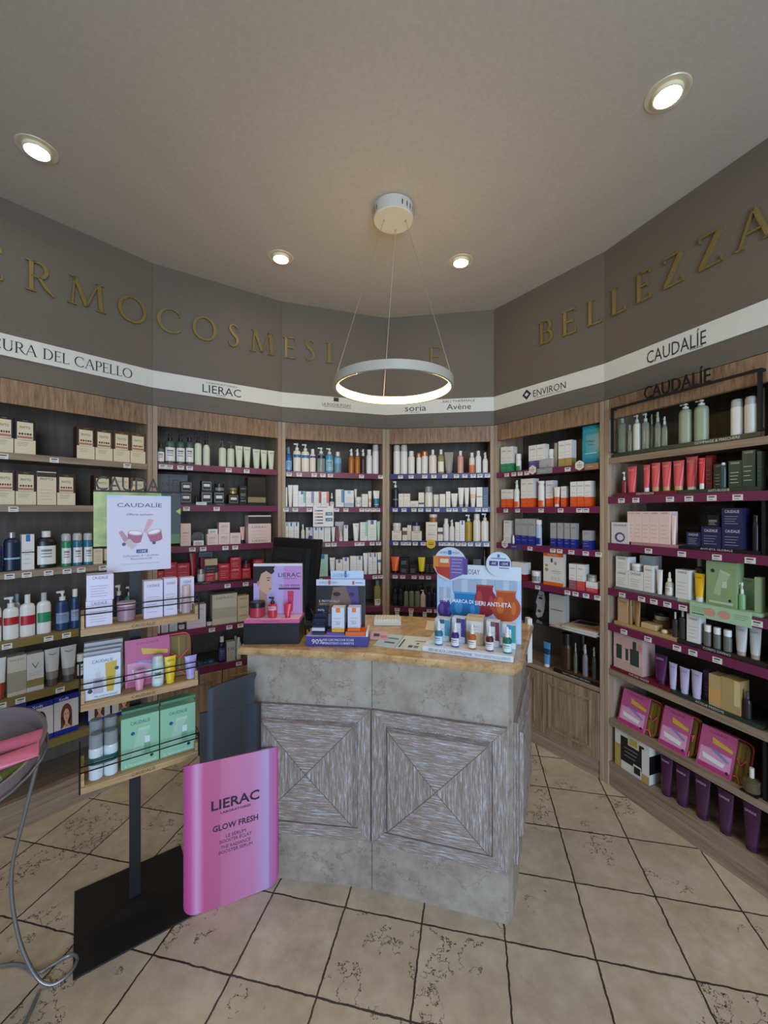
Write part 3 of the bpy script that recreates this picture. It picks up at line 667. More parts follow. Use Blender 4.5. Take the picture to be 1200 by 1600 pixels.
ITEMS = []     # every shop good with the words that describe it
def make(kind, w, h, d, c, o, loc, rz):
    r = empty(o.get('name', NAMES[kind]), loc, rz)
    if kind == 'box': b = mk_box(w, h, d, c, o, r)
    elif kind == 'tube': b = mk_tube(w, h, d, c, o, r)
    else: b = mk_round(kind, w, h, d, c, o, r)
    if kind == 'box':   # a plain carton needs no empty: the mesh itself is the thing
        b.parent = None; b.location = loc; b.rotation_euler = (0, 0, rz); nm = r.name; bpy.data.objects.remove(r); b.name = o.get('name', 'carton'); r = b
    return r
def reg(r, kind, phrase, where, key, order, cat=None):
    r['category'] = cat or CATS[kind]
    ITEMS.append(dict(o=r, p=phrase, w=where, k=key, s=order, kind=kind)); return r
def put(fr, zs, crop, lst, where, v0=.012, lim=None, dmax=.09):
    """stand a row of goods on a shelf top: each entry is kind, left, right, top, description, colours, options"""
    ox, oy, sc = crop; tops = []; zs += .0008; last = {}
    for e in lst:
        kind, x0, x1, yt, phrase, c = e[:6]; o = e[6] if len(e) > 6 else {}
        X0, X1, YT = ox+x0/sc, ox+x1/sc, oy+yt/sc; v = o.get('v', v0); z = zs+o.get('lift', 0)
        if 'on' in o: z = tops[o['on']][0]+.0008
        if kind == 'box':
            u0, u1 = fr.px(X0, 800, v)[0], fr.px(X1, 800, v)[0]; w_ = u1-u0; d = min(o.get('d', max(.03, min(w_*.85, .07))), dmax)
            if 'on' in o: d = min(d, tops[o['on']][1])
            h = fr.px((X0+X1)/2, YT, v)[1]-z; vc = v+d/2
        else:
            vv = v+.02
            for _ in range(3):
                u0, u1 = fr.px(X0, 800, vv)[0], fr.px(X1, 800, vv)[0]; sn = fr.sin((X0+X1)/2)
                w_ = (u1-u0)*(sn if kind != 'tube' else (sn+1)/2); d = w_*(1 if kind in ('jar', 'can', 'drop') else .82 if kind != 'tube' else .6); vv = v+d/2
            h = fr.px((X0+X1)/2, YT, vv)[1]-z; vc = vv
        uc = (u0+u1)/2
        if lim:      # stay between the side panels and under the board above
            a, b, top = lim; l_, r_ = max(uc-w_/2, a), min(uc+w_/2, b)
            if r_-l_ > .01: uc, w_ = (l_+r_)/2, r_-l_; d = min(d, w_) if kind != 'box' else d
            h = min(h, top-z)
        lk = (round(v, 3), 'on' in o)
        if lk in last and kind and uc-w_/2 < last[lk][0]+.0006 and abs(last[lk][1]-uc) > .004:    # neighbours touch, never run into each other
            cut = last[lk][0]+.0008
            if cut < uc+w_/2-.006: w2 = uc+w_/2-cut; uc = cut+w2/2; w_ = w2; d = min(d, max(w_, .012)) if kind != 'box' else d
        last[lk] = (uc+w_/2, uc)
        h = max(h, .012); tops.append((z+h, d))
        r = make(kind, w_, h, d, c, o, fr.W(uc, vc, z), fr.a+o.get('rot', 0))
        reg(r, kind, phrase, where, (where, phrase), uc, o.get('cat'))
    return tops
SN = {6: ['top', 'second', 'third', 'fourth', 'fifth', 'bottom'], 7: ['top', 'second', 'third', 'fourth', 'fifth', 'sixth', 'bottom'], 8: ['top', 'second', 'third', 'fourth', 'fifth', 'sixth', 'seventh', 'bottom']}
def shelf(bi, j, crop, lst, v0=.012, lift=0.):
    put(BAY[bi], SH[bi][j][0]+lift, crop, lst, '%s shelf, %s' % (SN[len(SH[bi])][j], BN[bi]), v0, (.0285, BAY[bi].w-.0285, (ZC0 if j == 0 else SH[bi][j-1][0]-.038)-.002))

K1, K2, K3, K4, K5 = (0, 580, 5), (0, 800, 5), (0, 1060, 5), (230, 620, 5.4545), (230, 820, 5.4545)
K6, K7, K8, K9, K10, K11 = (430, 650, 6.3158), (430, 800, 6.3158), (600, 650, 6.3158), (600, 800, 6.3158), (765, 640, 6.3158), (765, 840, 5.926)
K12, K13, K14 = (940, 560, 4.6154), (940, 760, 4.6154), (940, 960, 4)
HB = dict(pan='hair'); 
# --- far left bay
ph, pk = 'cream hair colour carton with brown top', 'cream hair colour carton with black top'
shelf(0, 0, K1, [('box', -45, 105, 345, pk, 'BK/CR', HB), ('box', 112, 278, 372, pk, 'BK/CR', HB), ('box', 600, 740, 435, ph, '3a221a/CR', HB), ('box', 745, 880, 455, ph, '3a221a/CR', HB), ('box', 886, 1014, 470, ph, '3a221a/CR', HB), ('box', 1018, 1136, 485, ph, '3a221a/CR', HB)])
shelf(0, 1, K1, [('box', -35, 115, 765, ph, '3a221a/CR', HB), ('box', 122, 282, 782, ph, '3a221a/CR', HB), ('box', 290, 440, 785, 'cream pigment carton with small leaf print', 'CR', dict(txt='PHYTO', tz=.74, ink='3a3a48', band=(.84, .97, '3a2a22'), l1=.5)), ('box', 446, 588, 805, ph, '3a221a/CR', HB),
  ('box', 735, 865, 815, ph, '3a221a/CR', HB), ('box', 880, 1005, 828, 'pale cream carton partly behind metal letters', 'CR', dict(txt='PHYTO')), ('box', 1010, 1136, 838, ph, '3a221a/CR', HB)])
shelf(0, 2, K1, [('bottle', -60, 18, 1305, 'dark blue flat shampoo bottle', 'DB/NV/NV', dict(sy=.6)), ('bottle', 24, 160, 1258, 'dark blue bottle with silver cap', '10233f/SV', dict(rc=.4, hc=.15, sy=.6, band=(.3, .34, 'LB'))), ('box', 165, 268, 1275, 'white carton with blue square mark', 'W', dict(mark='BL', band=(.48, .51, '3a2a33'))),
  ('bottle', 280, 440, 1248, 'black flat shampoo bottle with white label', '1a1a1c/W/W', dict(sy=.5, hc=.17, rc=.45)), ('can', 474, 556, 1268, 'green dry shampoo can with clear cap', 'GR/LG/W'), ('can', 563, 643, 1264, 'teal blue dry shampoo can', '2f6f8a/LG/W'), ('can', 648, 723, 1264, 'teal blue dry shampoo can', '2f6f8a/LG/W'),
  ('box', 728, 802, 1388, 'small cream carton under the green board', 'CR', dict(txt='PHYTO')), ('box', 818, 880, 1388, 'small brown edged cream carton', 'CR/BR', dict(f=.2))])
RL = dict(band=(.34, .52, 'RD'), sy=.6)
shelf(0, 3, K2, [('pump', -80, 12, 650, 'white pump bottle with red band', 'W/W', RL), ('pump', 20, 148, 660, 'white pump bottle with red band', 'W/W', RL), ('bottle', 152, 276, 643, 'white capped bottle with red band', 'W/W', dict(band=(.28, .5, 'RD'), sy=.6, rc=.38)), ('bottle', 284, 400, 628, 'white capped bottle with green band', 'W/LG', dict(band=(.28, .52, 'GR'), sy=.6, rc=.4)),
  ('pump', 430, 542, 613, 'navy pump bottle with white pump', 'DB/W/7f93b5', dict(l0=.25, l1=.6, sy=.7)), ('bottle', 548, 622, 600, 'navy bottle with white cap', 'DB/W/8b9cba', dict(l0=.25, l1=.6)),
  ('bottle', 103, 160, 640, 'white bottle standing behind red banded ones', 'W/LB', dict(v=.10)), ('pump', 892, 966, 568, 'dark plum pump bottle behind wire tray', '2b2440/W', dict(v=.06, hb=.68)), ('pump', 975, 1055, 578, 'teal pump bottle behind wire tray', '4f9d98/W', dict(v=.06, hb=.68))])
shelf(0, 4, K2, [('tube', -40, 48, 1140, 'white tube with rust red lower part', 'W/9a3a22/9a3a22', dict(bz=(0, .3))), ('box', 58, 207, 1125, 'beige carton with window of bottles', 'cfc8b8', dict(txt='VICHY', tz=.88, tw=.055, th=.009, band=(.1, .6, 'a49b86'))), ('box', 210, 342, 1105, 'silver white carton with gold band', 'd2d0ca', dict(txt='V', tz=.6, th=.028, tw=.028, band=(.12, .32, '8f7d4d'), ln=2, l0=.4, l1=.52)),
  ('tube', 345, 468, 1066, 'grey tube with large letter V', 'c9c7c4/5a5552/8a8078', dict(txt='V', hc=.2, bz=(0, .25))), ('tube', 471, 598, 1043, 'grey tube with large letter V', 'c9c7c4/5a5552/8a8078', dict(txt='V', hc=.2, bz=(0, .25))), ('jar', 592, 655, 1108, 'black jar with white label and lid', '2a2826/W/W', dict(hc=.3))])
DY = dict(pan='dye', d=.06)
shelf(0, 5, K3, [('box', 20, 205, 210, 'blue hair dye carton with portrait', 'RB/cfc8c2', dict(DY, hair='2a1a16')), ('box', 212, 416, 190, 'blue hair dye carton with portrait', 'RB/cfc8c2', dict(DY, hair='1c1818')), ('box', 422, 612, 128, 'blue hair dye carton with portrait', 'RB/cfc8c2', dict(DY, hair='6a3420')), ('box', 690, 860, 95, 'blue hair dye carton behind foam bottles', 'RB/cfc8c2', dict(DY, hair='5a3a2a')), ('box', 875, 1060, 62, 'blue hair dye carton behind foam bottles', 'RB/cfc8c2', dict(DY, hair='8a5a3a'))])

# --- second bay
shelf(1, 0, K4, [('bottle', 75, 146, 398, 'dark green bottle with black cap', '3f5a4a/BK/W', dict(rc=.5)), ('pump', 150, 240, 308, 'dark green pump bottle with black pump', '3f5a4a/BK/W'), ('pump', 245, 322, 314, 'dark green pump bottle with black pump', '3f5a4a/BK/W'), ('bottle', 326, 395, 350, 'dark green bottle with black cap', '3f5a4a/BK/W', dict(hc=.14)),
  ('pump', 402, 464, 330, 'pale green bottle with black pump', 'PG/BK'), ('spray', 474, 535, 338, 'pale green bottle with black spray head', 'PG/BK'), ('pump', 608, 673, 378, 'pale foam bottle with clear black pump', 'PG/4a4a4a'), ('pump', 680, 743, 385, 'pale foam bottle with clear black pump', 'PG/4a4a4a'),
  ('tube', 750, 816, 420, 'pale green upright tube', 'PG/PG', dict(txt='LIERAC')), ('tube', 820, 882, 428, 'pale green upright tube', 'PG/PG', dict(txt='LIERAC')), ('tube', 898, 962, 448, 'pale green upright tube', 'PG/PG', dict(txt='LIERAC')), ('tube', 966, 1023, 455, 'pale green upright tube', 'PG/PG', dict(txt='LIERAC')), ('tube', 1027, 1083, 460, 'pale green upright tube', 'PG/PG', dict(txt='LIERAC'))])
fk = dict(pan='frame', d=.055); PL_ = .012
shelf(1, 1, K4, [('box', 285, 378, 816, 'black silver framed carton, lower of stack', '121214/9a9a9a', dict(fk)), ('box', 288, 382, 722, 'black silver framed carton, upper of stack', '121214/9a9a9a', dict(fk, on=0)), ('drop', 405, 432, 800, 'small black dropper bottle', '121214/2a2a2a', {}),
  ('box', 460, 555, 805, 'black silver framed carton, lower of stack', '121214/9a9a9a', dict(fk)), ('box', 464, 552, 714, 'black silver framed carton, upper of stack', '121214/9a9a9a', dict(fk, on=3)), ('box', 568, 657, 808, 'black carton below a black jar', '121214/9a9a9a', dict(fk)), ('jar', 572, 655, 742, 'black jar on a black carton', '19191b/2b2b2b/GY', dict(on=5)),
  ('box', 694, 780, 832, 'black carton below a gold lidded jar', '121214/9a7f52', dict(fk)), ('jar', 696, 764, 778, 'gold and black jar on a carton', '1a1a1a/8f7d4d/GO', dict(on=7)), ('box', 788, 850, 757, 'narrow black carton with three silver marks', '121214', dict(txt='LIERAC', ink='b0b0b0', rep=3, tz=.8)),
  ('box', 858, 1010, 690, 'tall black gift carton with gold windows', '121214', dict(ln=0, d=.07, name='gift_carton', band=(.06, .26, '8f7d55')))], lift=PL_)
shelf(1, 2, K4, [('box', 286, 372, 1080, 'tall pale pink carton', 'PP', dict(txt='LIERAC', tz=.55)), ('box', 395, 482, 1226, 'small white twin jar carton', 'W', dict(d=.04, txt='LIERAC', tz=.4)), ('box', 512, 606, 1170, 'pale pink carton, lower left of stack', 'PP', dict(txt='LIERAC', tz=.6)), ('box', 610, 702, 1166, 'pale pink carton, lower middle of stack', 'PP', dict(txt='LIERAC', tz=.6)), ('box', 706, 796, 1160, 'pale pink carton right of the stack', 'PP', dict(txt='LIERAC', tz=.6)),
  ('box', 522, 600, 1128, 'white twin jar carton on pink carton', 'W', dict(on=2, txt='LIERAC', tz=.4)), ('box', 612, 704, 1071, 'pale pink carton on top of another', 'PP', dict(on=3, txt='LIERAC', tz=.6)), ('tube', 790, 832, 1108, 'slim pink tube with black cap', 'PE/BK', dict(v=.06, hc=.2)), ('box', 862, 1055, 1010, 'large pale pink gift carton of six panels', 'PP', dict(name='gift_carton', d=.08, band=(.7, .95, '2b2425'), txt='LIERAC', rep=2, tz=.55))])
shelf(1, 3, K5, [('box', 62, 140, 395, 'crimson carton', 'RD', dict(txt='LIERAC', ink='f0c0c4')), ('box', 144, 252, 322, 'crimson carton', 'RD', dict(txt='LIERAC', ink='f0c0c4')), ('box', 256, 360, 328, 'crimson carton', 'RD', dict(txt='LIERAC', ink='f0c0c4')), ('tube', 356, 420, 238, 'crimson tube with black cap', 'RD/BK', dict(v=.09)), ('box', 455, 552, 280, 'crimson carton behind the tan card', 'RD', dict(v=.13)),
  ('box', 492, 598, 290, 'tan carton with black dropper print', 'c9b48e', dict(v=.055, d=.03, band=(.35, .7, '2a2422'))), ('box', 498, 580, 413, 'small crimson carton in front of tan carton', 'RD', dict(d=.03, txt='LIERAC', ink='f0c0c4')), ('jar', 425, 490, 375, 'silver lidded white jar', 'W/SV', dict(v=.05)), ('box', 612, 702, 332, 'narrow crimson carton', 'RD', dict(txt='LIERAC', ink='f0c0c4')),
  ('box', 706, 802, 372, 'crimson carton, lower of stack', 'RD', dict(txt='LIERAC', ink='f0c0c4')), ('box', 708, 798, 278, 'crimson carton, upper of stack', 'RD', dict(on=9, txt='LIERAC', ink='f0c0c4')), ('box', 808, 882, 370, 'crimson carton below a glass jar', 'RD', dict(txt='LIERAC', ink='f0c0c4')), ('jar', 808, 880, 300, 'crimson glass jar with black lid', '7a1a22/BK', dict(on=11)), ('box', 903, 995, 292, 'crimson carton beside the monitor', 'RD', dict(v=.07, txt='LIERAC', ink='f0c0c4'))], lift=.012)
shelf(1, 4, K5, [('box', 20, 110, 815, 'white carton behind wire tray', 'W', {}), ('box', 120, 180, 830, 'pale lilac carton behind wire tray', 'LI', {}), ('box', 190, 258, 822, 'pale blue carton behind wire tray', 'PB', {}), ('bottle', 266, 318, 815, 'dark small bottle with white label', 'DB/W/W', {}), ('box', 338, 500, 682, 'pale lilac pink carton', 'e3d3d8', dict(txt='LIERAC', tz=.75)), ('drop', 505, 550, 760, 'small black dropper bottle with white label', 'BK/BK/W'), ('box', 550, 766, 590, 'large beige kit carton with window', 'cdc4ae', dict(name='kit_carton', ln=0, band=(.2, .55, 'b7ae98'), txt='LIERAC', tz=.85)), ('box', 772, 866, 602, 'tan carton of three panels', 'd3bf9e', dict(txt='LIERAC', rep=3, tz=.85, ln=0))])
shelf(1, 5, K5, [('bottle', 604, 668, 950, 'navy bottle with white cap', '15163a/W/3a3f7a', dict(hc=.22)), ('box', 678, 750, 995, 'grey carton marked LH', 'b9b9b0', dict(txt='LH', tz=.55, th=.02, tw=.035, ink='222222')), ('bottle', 735, 770, 945, 'white capped grey bottle at back', 'c3c5bf/W', dict(v=.08)), ('bottle', 756, 800, 958, 'white capped grey bottle in front', 'c3c5bf/W', dict(hc=.22))])

# --- third bay
shelf(2, 0, K6, [('spray', 95, 165, 308, 'blue spray bottle with clear head', '1f5f9c/CLB/7fb0d4'), ('pump', 176, 253, 270, 'cream pump bottle with blue mark', 'IV/W', dict(band=(.5, .6, 'BL'))), ('pump', 258, 336, 278, 'cream pump bottle with blue mark', 'IV/W', dict(band=(.5, .6, 'BL'))), ('bottle', 340, 400, 328, 'cream capped bottle with purple mark', 'IV/W', dict(band=(.62, .7, '4a4a9a'))),
  ('pump', 412, 494, 312, 'clear pump bottle with blue shoulder', 'CLR/W', dict(band=(.56, .68, 'NV'))), ('pump', 497, 573, 318, 'sea blue pump bottle', '4f9ab5/W/8fc3d4'), ('bottle', 582, 652, 355, 'clear bottle filled half blue', 'CLB/W', dict(band=(.45, .7, '6fb0d4'))), ('spray', 722, 780, 325, 'amber spray bottle with white head', 'b06a20/W'), ('spray', 784, 838, 325, 'amber spray bottle with white head', 'b06a20/W'), ('spray', 843, 893, 328, 'dark brown spray bottle with white head', '3b2430/W'),
  ('bottle', 897, 956, 333, 'white capped lotion bottle', 'W/W', dict(rc=.7)), ('can', 958, 1020, 268, 'tall white aerosol can', 'W/LG')])
MK = dict(mark='BL'); cw_ = 'white carton with blue mark'
shelf(2, 1, K6, [('can', 76, 122, 702, 'slim white can', 'W/W'), ('tube', 125, 173, 682, 'tall white tube', 'W/W'), ('box', 176, 227, 682, 'tall white carton', 'W', {}), ('box', 230, 300, 742, cw_, 'W', dict(mark='BL', stripe='7fb5a8')), ('box', 304, 378, 745, 'white carton with lilac stripe', 'W', dict(stripe='8f8bb5')), ('box', 382, 452, 745, 'white carton with red stripe', 'W', dict(stripe='a8484f')), ('box', 456, 530, 748, 'white carton with coral stripe', 'W', dict(stripe='d8785a')), ('drop', 537, 580, 758, 'dark teal dropper bottle', '1f4a48/W/W'),
  ('box', 598, 678, 725, 'white carton with tall blue stripe', 'W', dict(stripe='4f8fc0')), ('box', 684, 776, 735, 'white carton with blue tube print', 'W', dict(mark='LB', band=(.05, .25, '9fb7d4'))), ('tube', 780, 806, 722, 'small cream tube at the back', 'IV/W', dict(v=.09)), ('jar', 785, 850, 800, 'small beige jar', 'd8c9a8/W/W'), ('box', 855, 915, 770, 'short white carton', 'W', {}), ('tube', 917, 952, 742, 'slim white tube with orange print', 'W/W/e0a080'), ('tube', 965, 1030, 738, 'white tube with teal lower band', 'W/2f7f90/2f7f90', dict(bz=(.05, .45)))])
shelf(2, 2, K7, [('box', 80, 130, 100, cw_, 'W', MK), ('box', 133, 184, 100, cw_, 'W', MK), ('box', 187, 235, 100, cw_, 'W', MK), ('spray', 255, 292, 120, 'slim white spray bottle', 'W/W'), ('box', 303, 370, 152, 'white carton behind blue dropper', 'W', dict(v=.05, mark='BL')), ('drop', 330, 366, 190, 'royal blue dropper bottle', '26408f/W'), ('box', 378, 427, 150, cw_, 'W', MK), ('box', 430, 482, 150, cw_, 'W', MK), ('box', 486, 546, 150, 'plain white carton', 'W', {}), ('tube', 553, 593, 148, 'white tube with small dark mark', 'W/W', {}), ('box', 597, 626, 140, 'narrow wine red carton', '7a1f28', {}),
  ('drop', 628, 666, 190, 'clear dropper bottle with white label', 'd9b8b0/W/W'), ('box', 590, 676, 95, 'grey lilac card standing behind', 'c5bfc5', dict(v=.1, d=.01, name='display_card', cat='card', ln=2)), ('box', 679, 718, 130, 'slim white carton', 'W', MK), ('tube', 765, 828, 112, 'white tube with wide crimp', 'W/W', dict(txt='+')), ('box', 840, 910, 100, 'white carton with mint tube print', 'W', dict(stripe='8fcdb5')), ('box', 914, 1000, 82, 'pale green white carton', 'e3e5d5', MK), ('tube', 1003, 1036, 92, 'mint green tube', 'MT/MT')])
shelf(2, 3, K7, [('tube', 372, 416, 400, 'teal tube beside the monitor', '2f8f88/2f8f88'), ('box', 418, 520, 420, 'mint carton with blue mark', 'MT', dict(mark='BL')), ('tube', 536, 592, 450, 'white tube with red top', 'W/W/W', dict(txt='LRP', ink='b0403a')), ('box', 600, 664, 470, cw_, 'W', MK), ('box', 667, 728, 450, cw_, 'W', MK), ('box', 740, 801, 435, 'plain white carton', 'W', {}), ('box', 804, 862, 435, cw_, 'W', MK), ('tube', 867, 915, 404, 'white tube with blue mark', 'W/W', {}), ('box', 918, 960, 402, 'slim white carton with green print', 'W', dict(mark='5f8f7f')), ('box', 963, 1005, 402, 'slim white carton with blue print', 'W', MK), ('tube', 1008, 1052, 397, 'white tube with blue disc', 'W/W/BL', dict(bz=(.45, .6)))])
shelf(2, 4, K7, [('box', 700, 770, 740, 'white carton behind the blue card', 'W', MK), ('box', 790, 850, 730, 'white carton behind the blue card', 'W', MK), ('bottle', 975, 1040, 668, 'clear olive bottle with white label', 'CLY/6f8a8a/W', dict(l0=.05, l1=.35))])

# --- fourth bay
shelf(3, 0, K8, [('can', 93, 160, 275, 'tall white spray can', 'W/LG'), ('can', 164, 232, 275, 'tall white spray can', 'W/LG'), ('bottle', 238, 303, 348, 'short white bottle', 'W/W', dict(rc=.7)), ('can', 320, 368, 365, 'small white can with copper top', 'W/CU'), ('can', 371, 433, 348, 'white can with copper top', 'W/CU'), ('bottle', 443, 520, 333, 'pearl white bottle with pink tint', 'e3d9d3/W', dict(rc=.35)), ('bottle', 532, 592, 332, 'clear yellow tinted bottle', 'CLY/W', dict(rc=.5, band=(.08, .5, 'IV'))), ('tube', 595, 686, 358, 'wide taupe grey tube', '9a948c/8a847c'), ('bottle', 725, 785, 345, 'rose pink bottle', 'd9a08f/W', dict(rc=.5)),
  ('bottle', 840, 896, 363, 'white bottle with orange base', 'dfd6cd/W', dict(rc=.6, band=(.02, .4, 'd9703a'))), ('bottle', 902, 960, 345, 'white bottle with round cap', 'W/W', dict(rc=.6)), ('spray', 972, 1026, 360, 'small white spray bottle', 'W/W')])
shelf(3, 1, K8, [('pump', 84, 142, 643, 'black pump bottle with white pump', '1a2430/W', dict(band=(.28, .31, '8f9aa5'))), ('box', 144, 192, 767, 'white carton with pink print', 'IV', dict(txt='Avène', ink='b07060')), ('box', 195, 256, 767, 'white carton with pink print', 'IV', dict(txt='Avène', ink='b07060')), ('box', 259, 337, 838, 'low white carton', 'IV', {}), ('box', 341, 395, 755, 'white carton with blue dot', 'IV', dict(band=(.2, .32, '3a4f8a'))), ('bottle', 403, 482, 697, 'big cream bottle with clear cap', 'IV/CLR', dict(hc=.28, rc=.9)), ('jar', 489, 531, 830, 'tiny white jar', 'IV/W', {}), ('box', 490, 545, 775, 'white carton behind tiny jar', 'IV', dict(v=.06)), ('box', 550, 604, 770, 'short white carton', 'IV', {}), ('box', 612, 655, 745, 'slim white carton', 'IV', {}),
  ('tube', 660, 728, 765, 'short white tube', 'W/W', {}), ('tube', 731, 790, 708, 'tall white tube', 'W/LG', {}), ('tube', 793, 840, 708, 'tall white tube', 'W/LG', {}), ('tube', 848, 909, 706, 'white tube with peach print', 'W/W/e6c0a5', dict(bz=(.35, .6))), ('box', 914, 971, 703, 'white carton with rust line', 'IV', dict(band=(.5, .54, 'b0704f'))), ('box', 975, 1028, 703, 'navy carton', '1f2a5a', dict(ink='8a92b5'))])
shelf(3, 2, K9, [('box', 78, 172, 187, 'white carton below a white jar', 'IV', dict(txt='Avène', ink='b07060')), ('jar', 86, 168, 108, 'white lidded glass jar', 'd9d5c8/W', dict(on=0)), ('box', 182, 227, 155, 'white carton with dark dropper print', 'IV', dict(band=(.45, .75, '6a4a40'))), ('box', 230, 270, 130, 'narrow white carton', 'IV', dict(v=.05)), ('box', 273, 370, 190, 'low wide white carton below navy jar', 'IV', dict(txt='Avène')), ('jar', 280, 358, 100, 'navy lidded jar', 'c9c5c0/NV', dict(on=4)), ('box', 414, 525, 100, 'tall white carton below an amber jar', 'IV', dict(txt='Avène', rep=2, ink='b0504a')), ('jar', 446, 526, 22, 'amber jar with white lid', 'a06a35/IV', dict(on=6)), ('box', 531, 581, 155, 'small white carton with dropper', 'IV', dict(band=(.5, .7, '5a4a4a'))),
  ('bottle', 585, 641, 65, 'white bottle with tall cap', 'e3e1da/W', dict(rc=.7)), ('spray', 645, 697, 75, 'slim white spray bottle', 'W/W'), ('box', 702, 746, 100, 'slim white carton', 'IV', {}), ('box', 749, 797, 85, 'white carton with blue mark', 'W', MK), ('pump', 800, 868, 25, 'golden oil pump bottle', 'b09020/W'), ('bottle', 878, 953, 18, 'large white bottle', 'IV/W', dict(rc=.75)), ('pump', 958, 1033, 13, 'large white pump bottle', 'IV/W')])
BB = dict(pan='frame', d=.05)
shelf(3, 3, K9, [('tube', 68, 152, 440, 'orange tube with black cap', 'E8641c/BK', dict(hc=.16)), ('box', 157, 246, 530, 'black carton, lower of stack', '141416', dict(ink='5a5a5e')), ('box', 160, 244, 450, 'black carton, upper of stack', '141416', dict(on=1, ink='5a5a5e')), ('box', 252, 328, 523, 'low black carton', '141416', dict(ink='5a5a5e')), ('tube', 336, 408, 446, 'yellow tube with black cap', 'E6d21c/BK', dict(hc=.16)), ('box', 412, 452, 450, 'narrow black carton', '141416', dict(ink='5a5a5e')), ('box', 455, 497, 450, 'narrow black carton', '141416', dict(ink='5a5a5e')), ('bottle', 968, 1012, 380, 'black bottle above the serum display', '161618/161618', {}), ('box', 880, 955, 465, 'low black carton above the display', '141416', {})])
shelf(3, 4, K9, [('pump', 82, 135, 700, 'black pump bottle', '15171a/15171a', dict(band=(.25, .5, '2a2d33'))), ('pump', 138, 190, 695, 'black pump bottle', '15171a/15171a', dict(band=(.25, .5, '2a2d33'))), ('bottle', 196, 241, 722, 'clear green bottle with black cap', '75806c/BK', dict(hc=.28, rc=.7)), ('bottle', 246, 299, 718, 'clear green bottle with black cap', '75806c/BK', dict(hc=.28, rc=.7)), ('bottle', 304, 355, 718, 'clear green bottle with black cap', '75806c/BK', dict(hc=.28, rc=.7)), ('pump', 357, 403, 708, 'tall black pump bottle at the back', '1b1c20/1b1c20', dict(v=.08)), ('pump', 358, 412, 768, 'pale pink pump bottle', 'd3c0b8/W'), ('bottle', 415, 470, 738, 'navy bottle with black cap', '1a1a38/BK', dict(hc=.25, rc=.7)), ('bottle', 474, 520, 748, 'navy bottle with black cap', '1a1a38/BK', dict(hc=.25, rc=.7))])

# --- fifth bay
def en(p): return dict(f=.4, d=.06, txt='ENVIRON', tz=.8)
w2 = 'white carton with %s base'
shelf(4, 0, K10, [('box', 110, 167, 368, w2 % 'green', 'W/2f8b5b', dict(f=.34, d=.05, txt='ENVIRON')), ('box', 169, 226, 366, w2 % 'green', 'W/2f8b5b', dict(f=.34, d=.05, txt='ENVIRON')), ('bottle', 258, 316, 438, 'white roll on with green base', 'W/W', dict(rc=.95, hc=.3, band=(.02, .3, '2f8b5b'))), ('box', 386, 462, 353, w2 % 'purple', 'W/5b4a8e', dict(f=.36, d=.06, txt='ENVIRON')), ('box', 465, 545, 342, w2 % 'purple', 'W/5b4a8e', dict(f=.36, d=.045, txt='ENVIRON')), ('bottle', 582, 640, 392, 'white roll on with grey base', 'W/W', dict(rc=.95, hc=.35, v=.04)),
  ('box', 678, 742, 310, w2 % 'gold', 'W/a8904f', dict(f=.32, d=.05, txt='ENVIRON')), ('box', 745, 809, 300, w2 % 'gold', 'W/a8904f', dict(f=.32, d=.05, txt='ENVIRON'))])
shelf(4, 1, K10, [('box', 114, 169, 788, 'low '+w2 % 'orange', 'W/E2591c', dict(f=.48, d=.05, txt='ENVIRON')), ('box', 171, 220, 788, 'low '+w2 % 'orange', 'W/E2591c', dict(f=.48, d=.05, txt='ENVIRON')), ('spray', 240, 300, 698, 'white serum bottle with orange base', 'W/W', dict(band=(.02, .22, 'E2591c'))), ('box', 309, 367, 684, 'tall '+w2 % 'orange', 'W/E2591c', dict(f=.32, d=.06, txt='ENVIRON')), ('box', 369, 431, 680, 'tall '+w2 % 'orange', 'W/E2591c', dict(f=.32, d=.06, txt='ENVIRON')), ('bottle', 478, 546, 705, 'white cylinder bottle with orange base', 'W/W', dict(rc=.98, hc=.1, band=(.02, .26, 'E2591c'))), ('box', 552, 628, 700, 'tall '+w2 % 'orange', 'W/E2591c', dict(f=.33, v=.05, txt='ENVIRON')),
  ('tube', 632, 697, 764, 'white tube with orange lower half', 'W/W/E2591c', dict(bz=(0, .42))), ('box', 703, 753, 758, 'short '+w2 % 'orange', 'W/E2591c', dict(f=.45, v=.03, txt='ENVIRON')), ('box', 796, 860, 712, 'narrow '+w2 % 'orange', 'W/E2591c', dict(f=.4, d=.05, txt='ENVIRON')), ('box', 864, 931, 708, 'narrow '+w2 % 'orange', 'W/E2591c', dict(f=.4, d=.05, txt='ENVIRON')), ('box', 935, 1000, 704, 'narrow '+w2 % 'orange', 'W/E2591c', dict(f=.38, d=.05, txt='ENVIRON'))])
gb = 'grey carton with royal blue base'
